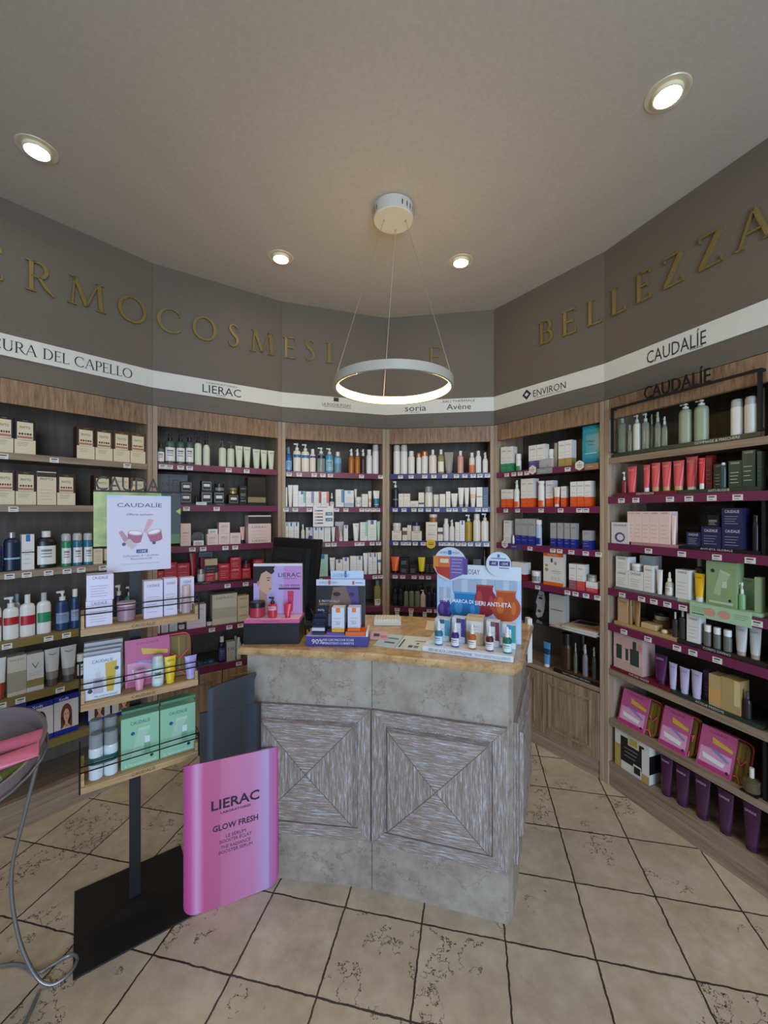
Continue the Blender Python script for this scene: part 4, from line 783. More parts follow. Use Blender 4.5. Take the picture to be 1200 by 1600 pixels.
shelf(4, 2, K10, [('box', 138, 208, 1225, 'white carton, lower of stack', 'W', dict(v=.03)), ('box', 139, 207, 1094, 'white carton, upper of stack', 'W', dict(on=0, v=.03, txt='ENVIRON')), ('bottle', 222, 249, 1240, 'tiny white bottle', 'W/W', {}), ('box', 252, 310, 1078, gb, 'a3a3a3/232f8c', dict(f=.36, txt='ENVIRON', tz=.75)), ('box', 313, 376, 1076, gb, 'a3a3a3/232f8c', dict(f=.35, txt='ENVIRON', tz=.75)), ('box', 379, 444, 1076, gb, 'a3a3a3/232f8c', dict(f=.34, txt='ENVIRON', tz=.75)), ('bottle', 452, 520, 1088, 'white bottle with blue base', 'b9c3d9/W', dict(rc=.95, hc=.18, band=(.05, .3, '232f8c'))),
  ('box', 599, 655, 1118, 'slim '+gb, 'a3a3a3/232f8c', dict(f=.36, txt='ENVIRON', tz=.8)), ('box', 668, 723, 1118, 'slim '+gb, 'a3a3a3/232f8c', dict(f=.36, txt='ENVIRON', tz=.8)), ('box', 735, 789, 1120, 'slim '+gb, 'a3a3a3/232f8c', dict(f=.36, txt='ENVIRON', tz=.8)), ('box', 799, 853, 1122, 'slim '+gb, 'a3a3a3/232f8c', dict(f=.36, txt='ENVIRON', tz=.8)), ('box', 916, 1004, 1194, 'short '+gb, 'a3a3a3/232f8c', dict(f=.48, txt='ENVIRON', tz=.8))])
shelf(4, 3, K11, [('box', 205, 328, 228, 'white carton with wine red base', 'W/7a1f28', dict(f=.36, d=.06)), ('jar', 390, 482, 308, 'white jar with black lettering', 'W/W/GY', dict(lift=.0, hc=.3)), ('box', 735, 801, 243, 'white carton with dusty rose base', 'W/9a5f60', dict(f=.36, d=.05, txt='ENVIRON')), ('box', 806, 878, 250, 'white carton with coral red base', 'W/d8484a', dict(f=.36, d=.05, txt='ENVIRON')), ('box', 892, 1000, 412, 'white red carton below clear jar', 'W/d8484a', dict(f=.4, d=.06)), ('jar', 908, 996, 345, 'clear jar with black print', 'b9b4aa/GY', dict(on=4))])
shelf(4, 5, K11, [('tube', 496, 568, 968, 'blue hand cream tube with white cap', '4f8fb5/W/1f3a5a', dict(hc=.12, bz=(.45, .7)))], .03)

# --- far right bay
shelf(5, 0, K12, [('bottle', 118, 180, 428, 'clear green bottle with dark cap', 'CLG/GY', dict(hc=.14, rc=.5)), ('bottle', 186, 220, 480, 'small clear green bottle', 'CLG/GY', {}), ('pump', 225, 286, 408, 'milky bottle with grey pump', 'cfd3c3/LG', dict(hb=.78)), ('pump', 289, 346, 395, 'clear bottle with grey pump', 'CLG/LG', dict(hb=.76)), ('spray', 347, 376, 400, 'clear bottle behind the pump bottles', 'CLG/SG', dict(v=.08)), ('spray', 380, 430, 388, 'clear green spray bottle', 'CLG/SG', {}), ('spray', 433, 476, 420, 'short clear spray bottle', 'CLG/LG'), ('pump', 553, 660, 298, 'large sage green pump bottle', '93a086/c5cbb8', dict(hb=.86)), ('pump', 664, 778, 268, 'large sage green pump bottle', '93a086/c5cbb8', dict(hb=.86)),
  ('can', 930, 1026, 295, 'white foam bottle with clear cap', 'W/b9bbb8', dict()), ('can', 1029, 1130, 274, 'white foam bottle with clear cap', 'W/b9bbb8')], lift=.022)
cr = dict(txt='CAUDALIE', ink='f0c9c6', hc=.15)
shelf(5, 1, K12, [('pump', 145, 182, 818, 'small wine pump bottle with white top', '8a2a32/W', dict(hb=.6)), ('tube', 184, 258, 780, 'coral red tube', 'CO/CO', cr), ('tube', 300, 352, 768, 'slim coral tube with white cap', 'CO/W', cr), ('tube', 356, 427, 754, 'coral tube with tan cap', 'CO/c9a060', cr), ('tube', 432, 507, 746, 'coral tube with tan cap', 'CO/c9a060', cr), ('tube', 513, 600, 737, 'coral tube with tan cap', 'CO/c9a060', cr), ('tube', 605, 697, 660, 'tall coral red tube with white cap', 'CO/W', dict(cr, hc=.09, v=.03)), ('tube', 698, 748, 718, 'short coral tube with white cap', 'd8353f/W', dict(cr, hc=.18)), ('box', 750, 797, 660, 'dark red tall carton', '8f2a30', dict(v=.07)),
  ('box', 806, 900, 760, 'dark green carton behind teal bottle', 'DG', dict(v=.05, txt='CAUDALIE', ink='d9ded6', tz=.88)), ('bottle', 852, 906, 752, 'dark teal bottle with white cap', '2f4f50/W', dict(hc=.1)), ('box', 915, 1010, 738, 'dark green carton', 'DG', dict(txt='CAUDALIE', ink='d9ded6', tz=.88)), ('box', 1013, 1106, 662, 'tall dark green carton', 'DG', dict(txt='CAUDALIE', ink='d9ded6', tz=.92)), ('box', 1122, 1152, 670, 'dark green carton at the frame', 'DG', dict(d=.03))], lift=.02)
pkb = dict(txt='CAUDALIE', tz=.92, ink='a8707a', d=.055)
shelf(5, 2, K12, [('box', 186, 236, 1104, 'tall pale pink carton', 'PP', pkb), ('box', 237.5, 290, 1104, 'tall pale pink carton', 'PP', pkb), ('box', 292, 346, 1104, 'tall pale pink carton', 'PP', pkb), ('box', 348, 414, 1104, 'tall pale pink carton', 'PP', pkb), ('box', 416, 492, 1104, 'tall pale pink carton', 'PP', pkb), ('tube', 497, 541, 1130, 'slim pale pink tube', 'PP/PP', {}),
  ('box', 612, 712, 1253, 'small navy carton', '2a2a52', dict(txt='CAUDALIE', ink='dcdce8', tz=.75)), ('box', 719, 860, 1214, 'navy carton', '2a2a52', dict(txt='CAUDALIE', ink='dcdce8', tz=.75)), ('box', 868, 1022, 1218, 'navy carton, lower of stack', '2a2a52', dict(txt='CAUDALIE', ink='dcdce8', tz=.75)), ('box', 866, 1018, 1080, 'navy carton, upper of stack', '2a2a52', dict(on=8, txt='CAUDALIE', ink='dcdce8', tz=.75)), ('bottle', 1086, 1140, 1130, 'black bottle at the frame', '1a1a1c/1a1a1c', dict(rc=.8)),
  ('box', 762, 846, 1130, 'black carton on navy carton', '1c1620', dict(on=7, txt='CAUDALIE', ink='b8b8c0', tz=.4))], lift=.016)
cg = dict(txt='CAUDALIE', tz=.8, ink='5a5a60')
shelf(5, 3, K13, [('box', 102, 190, 610, 'white carton, lower of stack', 'W', cg), ('box', 103, 188, 506, 'white carton, upper of stack', 'W', dict(cg, on=0)), ('box', 192, 300, 614, 'white carton below glass jar', 'W', cg), ('jar', 218, 300, 556, 'glass jar with pale lid', 'c9c9c0/W', dict(on=2)), ('box', 275, 372, 500, 'pale grey carton at the back', 'c5c5c5', dict(v=.1)), ('box', 304, 368, 570, 'slim white carton', 'W', cg), ('tube', 397, 443, 600, 'slim white tube', 'W/W', {}), ('drop', 460, 523, 617, 'frosted glass dropper bottle', 'b9b5a5/W/d9d5c8'), ('box', 533, 630, 602, 'tall white carton', 'W', dict(cg, tz=.88)), ('bottle', 672, 746, 520, 'dark green bottle behind yellow tube', '4a5a48/c5cbb8', dict(v=.08, rc=.5)), ('tube', 668, 751, 628, 'bright yellow tube with white cap', 'E8b51c/W', dict(txt='CAUDALIE', ink='4a4030', hc=.17)),
  ('box', 754, 972, 535, 'large green gift carton with tube print', '8fa878', dict(name='gift_carton', d=.05, pan='greentube')), ('pump', 963, 1042, 690, 'green pump bottle with white top', '7fae7a/W', dict(hb=.58)), ('box', 1010, 1102, 662, 'pale green carton behind pump bottle', '9db58c', dict(v=.06, txt='CAUDALIE', ink='4f6a48', tz=.88)), ('box', 1103, 1147, 655, 'slim pale green carton', '9db58c', dict(v=.02))], lift=.016)
shelf(5, 4, K13, [('box', 117, 188, 795, 'tall tan carton', 'TN', dict(txt='CAUDALIE', ink='7a5a3a')), ('bottle', 190, 226, 818, 'bronze bottle', 'BZ/WD', dict(rc=.6)), ('tube', 234, 284, 825, 'bronze tube', 'BZ/BZ', {}), ('bottle', 508, 555, 905, 'smoky brown bottle', 'SMK/LG', dict(rc=.35, hc=.28)), ('bottle', 557, 613, 895, 'smoky brown bottle', 'SMK/LG', dict(rc=.35, hc=.22)), ('box', 614, 704, 922, 'tall white carton', 'W', dict(cg)), ('bottle', 735, 797, 998, 'clear scrub jar with white cap', '6a6a62/W', dict(rc=.9, hc=.32)), ('bottle', 803, 866, 1016, 'clear scrub jar with white cap', '6a6a62/W', dict(rc=.9, hc=.32)), ('bottle', 875, 945, 1034, 'clear scrub jar with white cap', '6a6a62/W', dict(rc=.9, hc=.3)), ('tube', 962, 1057, 1003, 'silver grey tube', 'c3c3c1/a89a88', dict(txt='CAUDALIE')), ('tube', 1063, 1158, 1018, 'silver grey tube', 'c3c3c1/a89a88', dict(txt='CAUDALIE'))], lift=.02)
pt = dict(txt='CAUDALIE', ink='d9c3d5', hc=.14)
shelf(5, 5, K14, [('box', 76, 255, 125, 'pink and mint gift carton', 'c9a8a0', dict(name='gift_carton', pan='bottles', d=.10)), ('tube', 330, 416, 250, 'dark purple tube', '51204f/3a1a3a', pt), ('tube', 420, 474, 303, 'lilac tube', 'b9b0cc/b9b0cc', dict(txt='CAUDALIE')), ('tube', 486, 553, 333, 'lilac tube', 'b9b0cc/b9b0cc', dict(txt='CAUDALIE')), ('tube', 559, 632, 353, 'lilac tube', 'b9b0cc/b9b0cc', dict(txt='CAUDALIE')), ('box', 636, 668, 350, 'dull purple carton behind lilac tube', '5a3f66', dict(v=.05)), ('box', 670, 746, 378, 'gold carton with perfume print', 'b8a070', dict(band=(.1, .55, 'd0a050'), d=.06)), ('box', 748, 866, 404, 'wide gold carton with perfume print', 'b0965f', dict(stripe='d0b888', d=.06)), ('spray', 884, 940, 480, 'dark brown perfume bottle', '2b2023/4a4045', {})], lift=.018)
shelf(5, 7, K14, [('tube', 364, 450, 878, 'large dark purple tube', '47203f/381832', pt), ('tube', 458, 556, 953, 'large dark purple tube', '47203f/381832', pt), ('tube', 578, 686, 1012, 'large dark purple tube', '47203f/381832', pt), ('tube', 722, 832, 1105, 'large dark purple tube', '47203f/381832', pt), ('tube', 880, 1003, 1190, 'large dark purple tube', '47203f/381832', pt)])

# ------------------------------------------------------------------ risers, cards and loose pieces on the shelves
def thing_at(fr, name, u, v, z, label, cat, group=None, rot=0.):
    return tag(empty(name, fr.W(u, v, z), fr.a+rot), label, cat, group)
def one(m, name, fr, u, v, z, label, cat, group=None, bevel=0., rot=0.):
    return tag(m.build(name, None, fr.W(u, v, z), fr.a+rot, bevel), label, cat, group)
def riser(bi, j, crop, x0, x1, h, c, text, label, tx=None, ink='d9d6cc', dep=.2):
    fr = BAY[bi]; u0, u1 = max(fr.px(crop[0]+x0/crop[2], 800)[0], .030), min(fr.px(crop[0]+x1/crop[2], 800)[0], fr.w-.03)
    z = SH[bi][j][0]+.0024; w_ = u1-u0; m = MB(); m.box(-w_/2, w_/2, 0, dep, 0, h-.0022, c)
    if text:
        t0, t1 = (fr.px(crop[0]+q/crop[2], 800)[0]-(u0+u1)/2 for q in tx)
        m.text(text, (t0+t1)/2, h*.22, h*.52, -.0006, ink, t1-t0)
    return one(m, 'display_riser', fr, (u0+u1)/2, .006, z, label, 'display stand', 'display risers under the goods')
DGR = M('2b3a2f', .4); WRD = M('6d1a2a', .4); BLK = M('17171a', .35)
riser(5, 0, K12, 80, 1140, .022, DGR, 'GOMMAGE & MASCHERE', 'dark green lettered riser, top shelf, far right bay', (665, 992))
riser(5, 1, K12, 98, 540, .020, WRD, 'IDRATAZIONE', 'wine red lettered riser, second shelf, far right bay', (245, 370))
riser(5, 1, K12, 545, 1140, .020, DGR, 'ANTI-RUGHE', 'dark green lettered riser, second shelf, far right bay', (760, 916))
riser(5, 2, K12, 205, 545, .016, 'b5868a', None, 'dusty pink riser under tall pink cartons, far right bay')
riser(5, 2, K12, 550, 1140, .016, BLK, 'ANTI-ETÀ GLOBALE', 'black lettered riser, third shelf, far right bay', (705, 940))
riser(5, 3, K13, 88, 535, .016, '6f7471', None, 'grey riser under white cartons, far right bay')
riser(5, 3, K13, 540, 1146, .016, 'a9c9a4', None, 'pale green riser under green goods, far right bay')
riser(5, 4, K13, 85, 535, .020, TRAYW, None, 'light wood riser under bronze tubes, far right bay')
riser(5, 4, K13, 540, 1190, .020, M('2d2721', .4), 'CORPO DIVINO', 'dark lettered riser, fifth shelf, far right bay', (725, 925))
riser(5, 5, K14, 52, 425, .018, WRD, 'THÉ DES VIGNES', 'wine red lettered riser, sixth shelf, far right bay', (165, 290))
riser(5, 5, K14, 430, 1000, .018, DGR, 'ACQUE FRESCHE', 'dark green lettered riser, sixth shelf, far right bay', (580, 760))
riser(1, 1, K4, 285, 1012, .012, BLK, 'LIERAC', 'black riser under black cartons, second bay', (595, 665), 'a9a9a9')
riser(1, 3, K5, 60, 1000, .012, BLK, 'LIERAC', 'black riser under crimson cartons, second bay', (470, 540), 'a9a9a9')

def card(fr, crop, x0, x1, yt, yb, v, t, art, name, label, cat='card', bg='W', z0=None, group=None):
    """flat printed card: art(m, w, h, y) draws on the front"""
    X0, X1 = crop[0]+x0/crop[2], crop[0]+x1/crop[2]; u0, u1 = fr.px(X0, 800, v)[0], fr.px(X1, 800, v)[0]
    zt = fr.px((X0+X1)/2, crop[1]+yt/crop[2], v)[1]; zb = fr.px((X0+X1)/2, crop[1]+yb/crop[2], v)[1] if z0 is None else z0
    if fr.w: u0, u1 = max(u0, .029), min(u1, fr.w-.029)
    w_, h = u1-u0, zt-zb; m = MB(); m.box(-w_/2, w_/2, 0, t, 0, h, bg)
    if art: art(m, w_, h, -.0006)
    return one(m, name, fr, (u0+u1)/2, v, zb, label, cat, group)
B1, B2, B3, B4, B5, B6 = BAY
def a_promo(m, w, h, y):
    m.text('-8€', w*.25, h*.56, h*.09, y-.0005, 'W', w*.26) if False else None
    for k in range(5): m.rect(-w*.42, -w*.02, h*(.74-.15*k), h*(.80-.15*k), y, ('6a4a8a', 'c98a50', '2b3350', '7a5a7a', '3a3f60')[k]); m.rect(-w*.42, -w*.3, h*(.76-.15*k), h*(.78-.15*k), y-.0004, 'e0e0e0')
    for k in (0, 1): m.rect(w*.1, w*.45, h*(.54-.28*k), h*(.70-.28*k), y, '3f6f7f'); m.text(('-8€', '-20€')[k], w*.275, h*(.585-.28*k), h*.075, y-.0005, 'W', w*.24)
    m.rect(-w*.3, w*.2, h*.93, h*.955, y, '77777c')
card(B3, K6, 374, 576, 888, 1092, -.014, .003, a_promo, 'promotion_card', 'white promotion card hanging from the third bay rail', 'sign')
m = MB(); fr = B4; u, z = fr.px(600+463/6.3158, 800+314/6.3158, -.012); m.disc(0, 0, .034, .034, -.0005, 'E8c21a', 28); m.lathe([(.034, 0)], 'YE') if False else None
m.prism([(.0345*math.cos(k*PI/14), .0345*math.sin(k*PI/14)) for k in range(28)], 0, .002, M('E3bb18')); m.rect(-.02, .02, .006, .011, -.001, 'b0702a'); m.rect(-.018, .018, -.008, .0, -.001, '8a5a20')
one(m, 'round_shelf_tag', fr, u, -.012, z, 'round yellow price tag on the fourth bay rail', 'sign')
for k, x in enumerate((130, 266, 402)):
    u, z = B4.px(600+x/6.3158, 800+1010/6.3158, -.012); 
    one(MB().box(-.014, .014, 0, .002, -.018, .018, 'dfdcd4').rect(-.009, .009, .004, .009, -.0006, '77777a'), 'hanging_price_tag', B4, u, -.0155, z, 'white hanging price tag, %s from left under the fourth bay' % ('first', 'second', 'third')[k], 'sign', 'white hanging price tags of the fourth bay')
for k, (x, y) in enumerate(((423, 595), (886, 550), (149, 1325))):
    u, z = B5.px(765+x/6.3158, 640+y/6.3158, -.014); s_ = .030
    mm = MB().prism([(s_*math.sin(q*PI/3), s_*math.cos(q*PI/3)) for q in range(6)], 0, .002, M('dcd8cc'))
    mm.disc(0, .014, .004, .004, -.0006, 'a0604a', 10).rect(-.017, .017, .0, .004, -.0006, '7a5a4a').rect(-.013, .013, -.008, -.005, -.0006, '9a9a9a').rect(-.013, .013, -.014, -.0115, -.0006, '9a9a9a')
    one(mm, 'hexagon_shelf_tag', B5, u, -.014, z, 'white hexagon tag, %s of the fifth bay' % ('left part of the top shelf', 'right part of the top shelf', 'left end of the third shelf')[k], 'sign', 'white hexagon tags of the fifth bay')
# coloured rail inserts in the fifth bay
for x0, x1, j, c, lab in ((470, 622, 0, '8a9390', 'grey rail insert below the silver pouch'), (940, 1108, 0, '9a7050', 'tan rail insert below the teal pouch'), (195, 318, 2, '4a3a78', 'purple rail insert, third shelf, fifth bay')):
    u0, u1 = B5.px(765+x0/6.3158, 700, -.008)[0], B5.px(765+x1/6.3158, 700, -.008)[0]; u1 = min(u1, B5.w-.03); w_ = u1-u0
    one(MB().box(-w_/2, w_/2, 0, .0015, 0, .034, c).rect(-w_*.3, w_*.1, .016, .019, -.0005, 'c9c5bc'), 'rail_insert', B5, (u0+u1)/2, -.0115, SH[4][j][0]-.034, lab, 'sign', 'coloured rail inserts of the fifth bay')
def pouch(fr, crop, x0, x1, yt, v, c, name, label, zb, art=None, th=.03, cat='pouch'):
    X0, X1 = crop[0]+x0/crop[2], crop[0]+x1/crop[2]; u0, u1 = fr.px(X0, 800, v)[0], min(fr.px(X1, 800, v)[0], fr.w-.03); w_ = u1-u0
    h = fr.px((X0+X1)/2, crop[1]+yt/crop[2], v)[1]-zb; m = MB(); r = min(w_, h)*.07
    pts = [(sx*(w_/2-r)+r*math.cos(a), (h/2+sz*(h/2-r))+r*math.sin(a)) for sx, sz, a0 in ((1, 1, 0), (-1, 1, 90), (-1, -1, 180), (1, -1, 270)) for a in [math.radians(a0+k*30) for k in range(4)]]
    def inset(k): return [(x*k, h/2+(z-h/2)*k) for x, z in pts]
    rings = [(1, .0), (.985, -.002), (.8, -th*.42), (.5, -th/2)]
    mt = M(c, .25, .0); n = len(pts)
    for sgn in (1, -1):
        R = [[(x, sgn*q[1], z) for x, z in inset(q[0])] for q in rings]
        for a, b in zip(R[:-1], R[1:]): m.mesh(a+b, [(i, (i+1) % n, (i+1) % n+n, i+n) if sgn > 0 else (i, i+n, (i+1) % n+n, (i+1) % n) for i in range(n)], mt, True)
        m.face(R[-1], mt, True)
    if art: art(m, w_, h, -th/2-.0008)
    return one(m, name, fr, (u0+u1)/2, v+th/2, zb, label, cat)
def a_teal(m, w, h, y):
    m.text('Collagen', 0, h*.56, h*.055, y, '15323a', w*.45); m.text('Sheet', 0, h*.47, h*.055, y, '15323a', w*.28); m.rect(-w*.3, w*.25, h*.79, h*.80, y, '2a4a50'); m.rect(-w*.3, w*.3, h*.26, h*.275, y, 'a9dfe6')
    for k in range(4): m.disc((k-1.5)*w*.15, h*.13, w*.035, w*.035, y, '1f6a78', 10)
pouch(B5, K10, 900, 1112, 150, .02, '2f93a5', 'sachet', 'large glossy teal sachet standing right of the gold based cartons', SH[4][0][0]+.003, a_teal)
pouch(B5, K10, 483, 622, 485, -.0035, 'a9a7aa', 'sachet', 'small silver grey sachet in front of purple based carton', SH[4][0][0]+.003, lambda m, w, h, y: m.rect(w*.1, w*.2, h*.15, h*.3, y, '77777d'), .014)
card(B5, K10, 640, 668, 330, 560, .06, .004, None, 'display_card', 'narrow pale card standing left of gold based cartons', 'card', 'c9c5bb', SH[4][0][0]+.0008)
def a_orange(m, w, h, y):
    m.rect(-w/2, w/2, h*.88, h, y, 'E2691f'); m.rect(-w/2, w/2, 0, h*.11, y, 'E2691f'); m.text('BIORETIN', 0, h*.915, h*.045, y-.0005, 'W', w*.5)
    m.rect(-w*.12, -w*.02, h*.7, h*.82, y, '3a3f55'); m.disc(w*.12, h*.68, w*.06, h*.05, y, '9a8a80'); m.disc(-w*.33, h*.6, w*.07, h*.04, y, 'c98a50'); m.disc(-w*.33, h*.47, w*.09, h*.055, y, 'b98a3a')
    m.rect(-w*.1, w*.4, h*.44, h*.455, y, '8a8a8a'); m.rect(0, w*.4, h*.39, h*.4, y, '8a8a8a')
    for k in range(3): m.rect(-w*.1+k*w*.16, w*.0+k*w*.16, h*.17, h*.28, y, 'c9c7c0')
card(B5, K11, 498, 682, 140, 440, .012, .03, a_orange, 'framed_card', 'orange bordered white card in a clear block, fifth bay', 'sign', 'dcd8ce', SH[4][3][0]+.0026)
def a_face(m, w, h, y):
    m.rect(-w/2, w/2, 0, h, y, '2a2a2a'); y -= .0004
    m.poly([(-w*.42, h*.12), (-w*.30, h*.02), (-w*.02, h*.1), (w*.12, h*.35), (w*.18, h*.7), (w*.1, h*.95), (-w*.2, h*.98), (-w*.33, h*.75), (-w*.42, h*.55), (-w*.34, h*.45)], y, 'b5b3ae')
    m.disc(-w*.12, h*.72, w*.13, h*.045, y-.0004, '2b2b2b'); m.disc(-w*.2, h*.27, w*.12, h*.05, y-.0004, '4f4b49'); m.rect(-w*.28, w*.02, h*.80, h*.83, y-.0004, '3a3a3a')
ZG = SH[4][4][0]
card(B5, K11, 418, 565, 488, 745, .10, .006, a_face, 'photo_card', 'black and white card with close up of a face', 'card', '2a2a2a', ZG+.0008)
def a_wb(m, w, h, y): m.rect(-w*.4, w*.4, h*.49, h*.52, y, '6a6a6c'); m.disc(w*.35, h*.12, w*.03, h*.02, y, '8a8a80', 8)
card(B5, K11, 552, 690, 528, 765, .04, .055, a_wb, 'grey_carton', 'pale grey wide carton on the dark glass shelf', 'box', 'b5b3ac', ZG+.0008)
m = MB()
fr = B5; u, z = fr.px(765+665/5.926, 840+800/5.926, .0)
one(MB().box(-.075, .075, 0, .10, 0, .002, 'b98f95').rect(-.05, .05, 0, 0, 0, 'b98f95') if False else MB().box(-.075, .075, 0, .09, 0, .002, 'c09aa0').box(-.05, .01, .02, .06, .002, .0026, 'd8c8c4'), 'leaflet', fr, u-.01, -.035+.04, ZG+.0008, 'pink leaflet lying on the dark glass shelf', 'paper')
um = B5.px(765+870/5.926, 800, .05)[0]
for k in range(5):
    mm = MB(); mm.box(-.105, .105, -.075, .14, 0, .0045, ('c9c5bc', 'd8d5cc', 'b9b2a6', 'd5d0c6', 'cfcac0')[k])
    if k == 4:
        mm.mesh([(-.10, -.06, .0052), (.10, -.06, .0052), (.10, .13, .0052), (-.10, .13, .0052)], [(0, 1, 2, 3)], 'cbb9a8'); mm.mesh([(-.06, -.03, .0056), (.09, -.05, .0056), (.095, .02, .0056), (0, .03, .0056)], [(0, 1, 2, 3)], 'c98a64'); mm.mesh([(-.09, .04, .0056), (.02, .05, .0056), (.06, .12, .0056), (-.08, .12, .0056)], [(0, 1, 2, 3)], '3f3a38')
    one(mm, 'magazine', B5, um-.005+.004*((k*3) % 4), .075, ZG+.0012+k*.0052, ['lowest magazine', 'second magazine from the bottom', 'middle magazine', 'fourth magazine from the bottom', 'topmost magazine with a peach cover'][k]+' of the pile on the dark glass shelf', 'magazine', 'magazines piled on the dark glass shelf', rot=.05*((k*2) % 3))
# wooden tray with tester bottles on the low cabinet of the fifth bay
u0, u1 = B5.px(765+592/5.926, 1045, .01)[0], B5.w-.032; w_ = u1-u0
m = MB().box(-w_/2, w_/2, 0, .14, 0, .022, M('5a4228', .5)); m.box(-w_/2, w_/2, -.002, 0, 0, .022, BLK); m.text('TRATTAMENTI SPECIFICI', 0, .006, .010, -.0027, 'b9b0a0', w_*.6)
one(m, 'display_tray', B5, (u0+u1)/2, .012, SH[4][5][0]+.0008, 'dark lettered wooden tray on the low cabinet, fifth bay', 'tray')
put(B5, SH[4][5][0]+.0235, K11, [('bottle', 660, 768, 880, 'large dark amber bottle', '3a2616/1c1511', dict(hc=.32, rc=.9)), ('spray', 778, 814, 975, 'slim smoky green vial', '5a5f52/8f8a80'), ('bottle', 822, 900, 880, 'dark bottle with black cap at back', '1c1714/15120f', dict(v=.08, hc=.35, rc=.9)), ('spray', 858, 912, 990, 'mauve grey vial', '7a6f76/b9b0b0'), ('spray', 946, 990, 1015, 'dark green vial', '3a4434/9a9488')], 'on the dark wooden tray, fifth bay', .03)

# second bay: header cards and clear disc
def a_abs(m, w, h, y): m.text('ABSOLU', 0, h*.62, h*.12, y, '2f3338', w*.7); [m.rect(-w*.42+k*w*.22, -w*.28+k*w*.22, h*.2, h*.4, y, ('2a2a2a', '19191a', 'e8e4da', 'e8dcae')[k]) for k in range(4)]
card(B2, K4, 62, 345, 660, 925, .13, .006, a_abs, 'header_card', 'grey lettered header card behind black cartons, second bay', 'sign', '6a6d70', SH[1][1][0]+.0008)
card(B2, K5, 440, 555, 232, 480, .215, .005, lambda m, w, h, y: m.text('HYDRA', 0, h*.86, h*.07, y, '3a3a40', w*.8), 'header_card', 'lilac grey header card behind crimson cartons, second bay', 'sign', '8d8f9a', SH[1][3][0]+.0128)
u, z = B2.px(230+436/5.4545, 620+1170/5.4545, .08); rr = .040
one(MB().prism([(rr*math.cos(k*PI/14), rr+rr*math.sin(k*PI/14)) for k in range(28)], 0, .006, M('6d6f70', .1)), 'round_display_disc', B2, u, .10, SH[1][2][0]+.0008, 'round smoky disc behind white twin jar carton', 'display stand')
m = MB(); [m.mesh([(-.03+k*.028, 0, 0), (-.008+k*.028, 0, 0), (-.002+k*.028, .012, .014), (-.024+k*.028, .012, .014)], [(0, 1, 2, 3)], 'dfe3e6') for k in range(2)]
u, z = B2.px(230+462/5.4545, 620+915/5.4545, -.01)
one(MB().box(-.03, .03, 0, .0018, 0, .018, 'dfe3e6').rect(-.02, .02, .008, .011, -.0006, '8a8a90'), 'small_shelf_card', B2, u, -.009, SH[1][1][0]+.003, 'small white card leaning before black cartons, second bay', 'card')
for k, x in enumerate((445, 495, 540)):
    u = B2.px(230+x/5.4545, 1030, .06)[0]
    one(MB().lathe([(0, 0), (.022, .0), (.024, .004), (.02, .014), (0, .018)], ('2a5a8a', '24456a', '3a6a94')[k] and M(('2a5a8a', '24456a', '3a6a94')[k]), 12), 'blue_sachet', B2, u, .06, SH[1][5][0]+.0024, 'small blue packet on the low shelf, %s from left' % ('first', 'second', 'third')[k], 'packet', 'small blue packets on the low shelf')

# far right bay: black header frame, cards, pouches and props
fr = B6
hf = tag(fr.root('black_frame_sign'), 'black metal frame with cut out capitals on the far right bay', 'sign')
u0 = fr.px(955, 650, -.03)[0]; u1 = fr.px(1190, 600, -.03)[0]
m = MB().box(u0, u1, -.034, -.022, 2.046, 2.056, METB).box(u0, u0+.010, -.034, -.022, 1.815, 2.046, METB).box(u1-.012, u1, -.034, -.022, 1.815, 2.046, METB)
for q in (u0, u1-.010): m.box(q, q+.010, -.022, -.001, 2.046, 2.056, METB)
m.box(u0, u0+.010, -.022, -.007, 1.815, 1.825, METB).box(u1-.012, u1, -.022, -.007, 1.815, 1.825, METB); m.build('frame_bars', hf)
a0, a1 = fr.px(1006, 620, -.03)[0], fr.px(1110, 600, -.03)[0]
def solid_text(body, cx, z, h, w, y0, y1, mt, name, parent):
    vs, fs, tw = T2(body); kx = w/tw; k = h/.7
    bm = bmesh.new(); V = [bm.verts.new((cx-w/2+x*kx, y0, z+q*k)) for x, q in vs]
    for f in fs:
        try: bm.faces.new([V[i] for i in f])
        except ValueError: pass
    g = bmesh.ops.extrude_face_region(bm, geom=bm.faces[:]); bmesh.ops.translate(bm, verts=[v for v in g['geom'] if isinstance(v, bmesh.types.BMVert)], vec=(0, y1-y0, 0))
    bmesh.ops.recalc_face_normals(bm, faces=bm.faces[:])
    me = bpy.data.meshes.new(name); bm.to_mesh(me); bm.free(); me.materials.append(mt); o = bpy.data.objects.new(name, me); COLL.objects.link(o); o.parent = parent; return o
solid_text('CAUDALÍE', (a0+a1)/2, 2.056, .062, a1-a0, -.032, -.026, METB, 'capital_lettering', hf)
for lab, (z0_, z1_) in (('upper', (1.33, 1.58)), ):
    pass
m = MB().box(0, .012, -.004, .22, 0, .30, BLK)
uu = fr.px(1188, 700, 0)[0]
one(MB().box(-.006, .006, -.0, .22, 0, .19, BLK), 'shelf_end_panel', fr, uu+.004, .008, SH[5][0][0]+.001, 'black end panel right of the foam bottles, far right bay', 'panel', 'black end panels of the far right bay')
one(MB().box(-.006, .006, -.0, .22, 0, .22, BLK), 'shelf_end_panel', fr, uu+.006, .008, SH[5][2][0]+.001, 'black end panel right of the navy cartons, far right bay', 'panel', 'black end panels of the far right bay')
u7 = fr.px(940+985/4, 1200, .02)[0]
one(MB().box(0, .012, 0, .2, 0, .24, BLK), 'shelf_end_panel', fr, u7+.014, .015, SH[5][6][0]+.001, 'black end panel right of the pink pouches, far right bay', 'panel', 'black end panels of the far right bay')
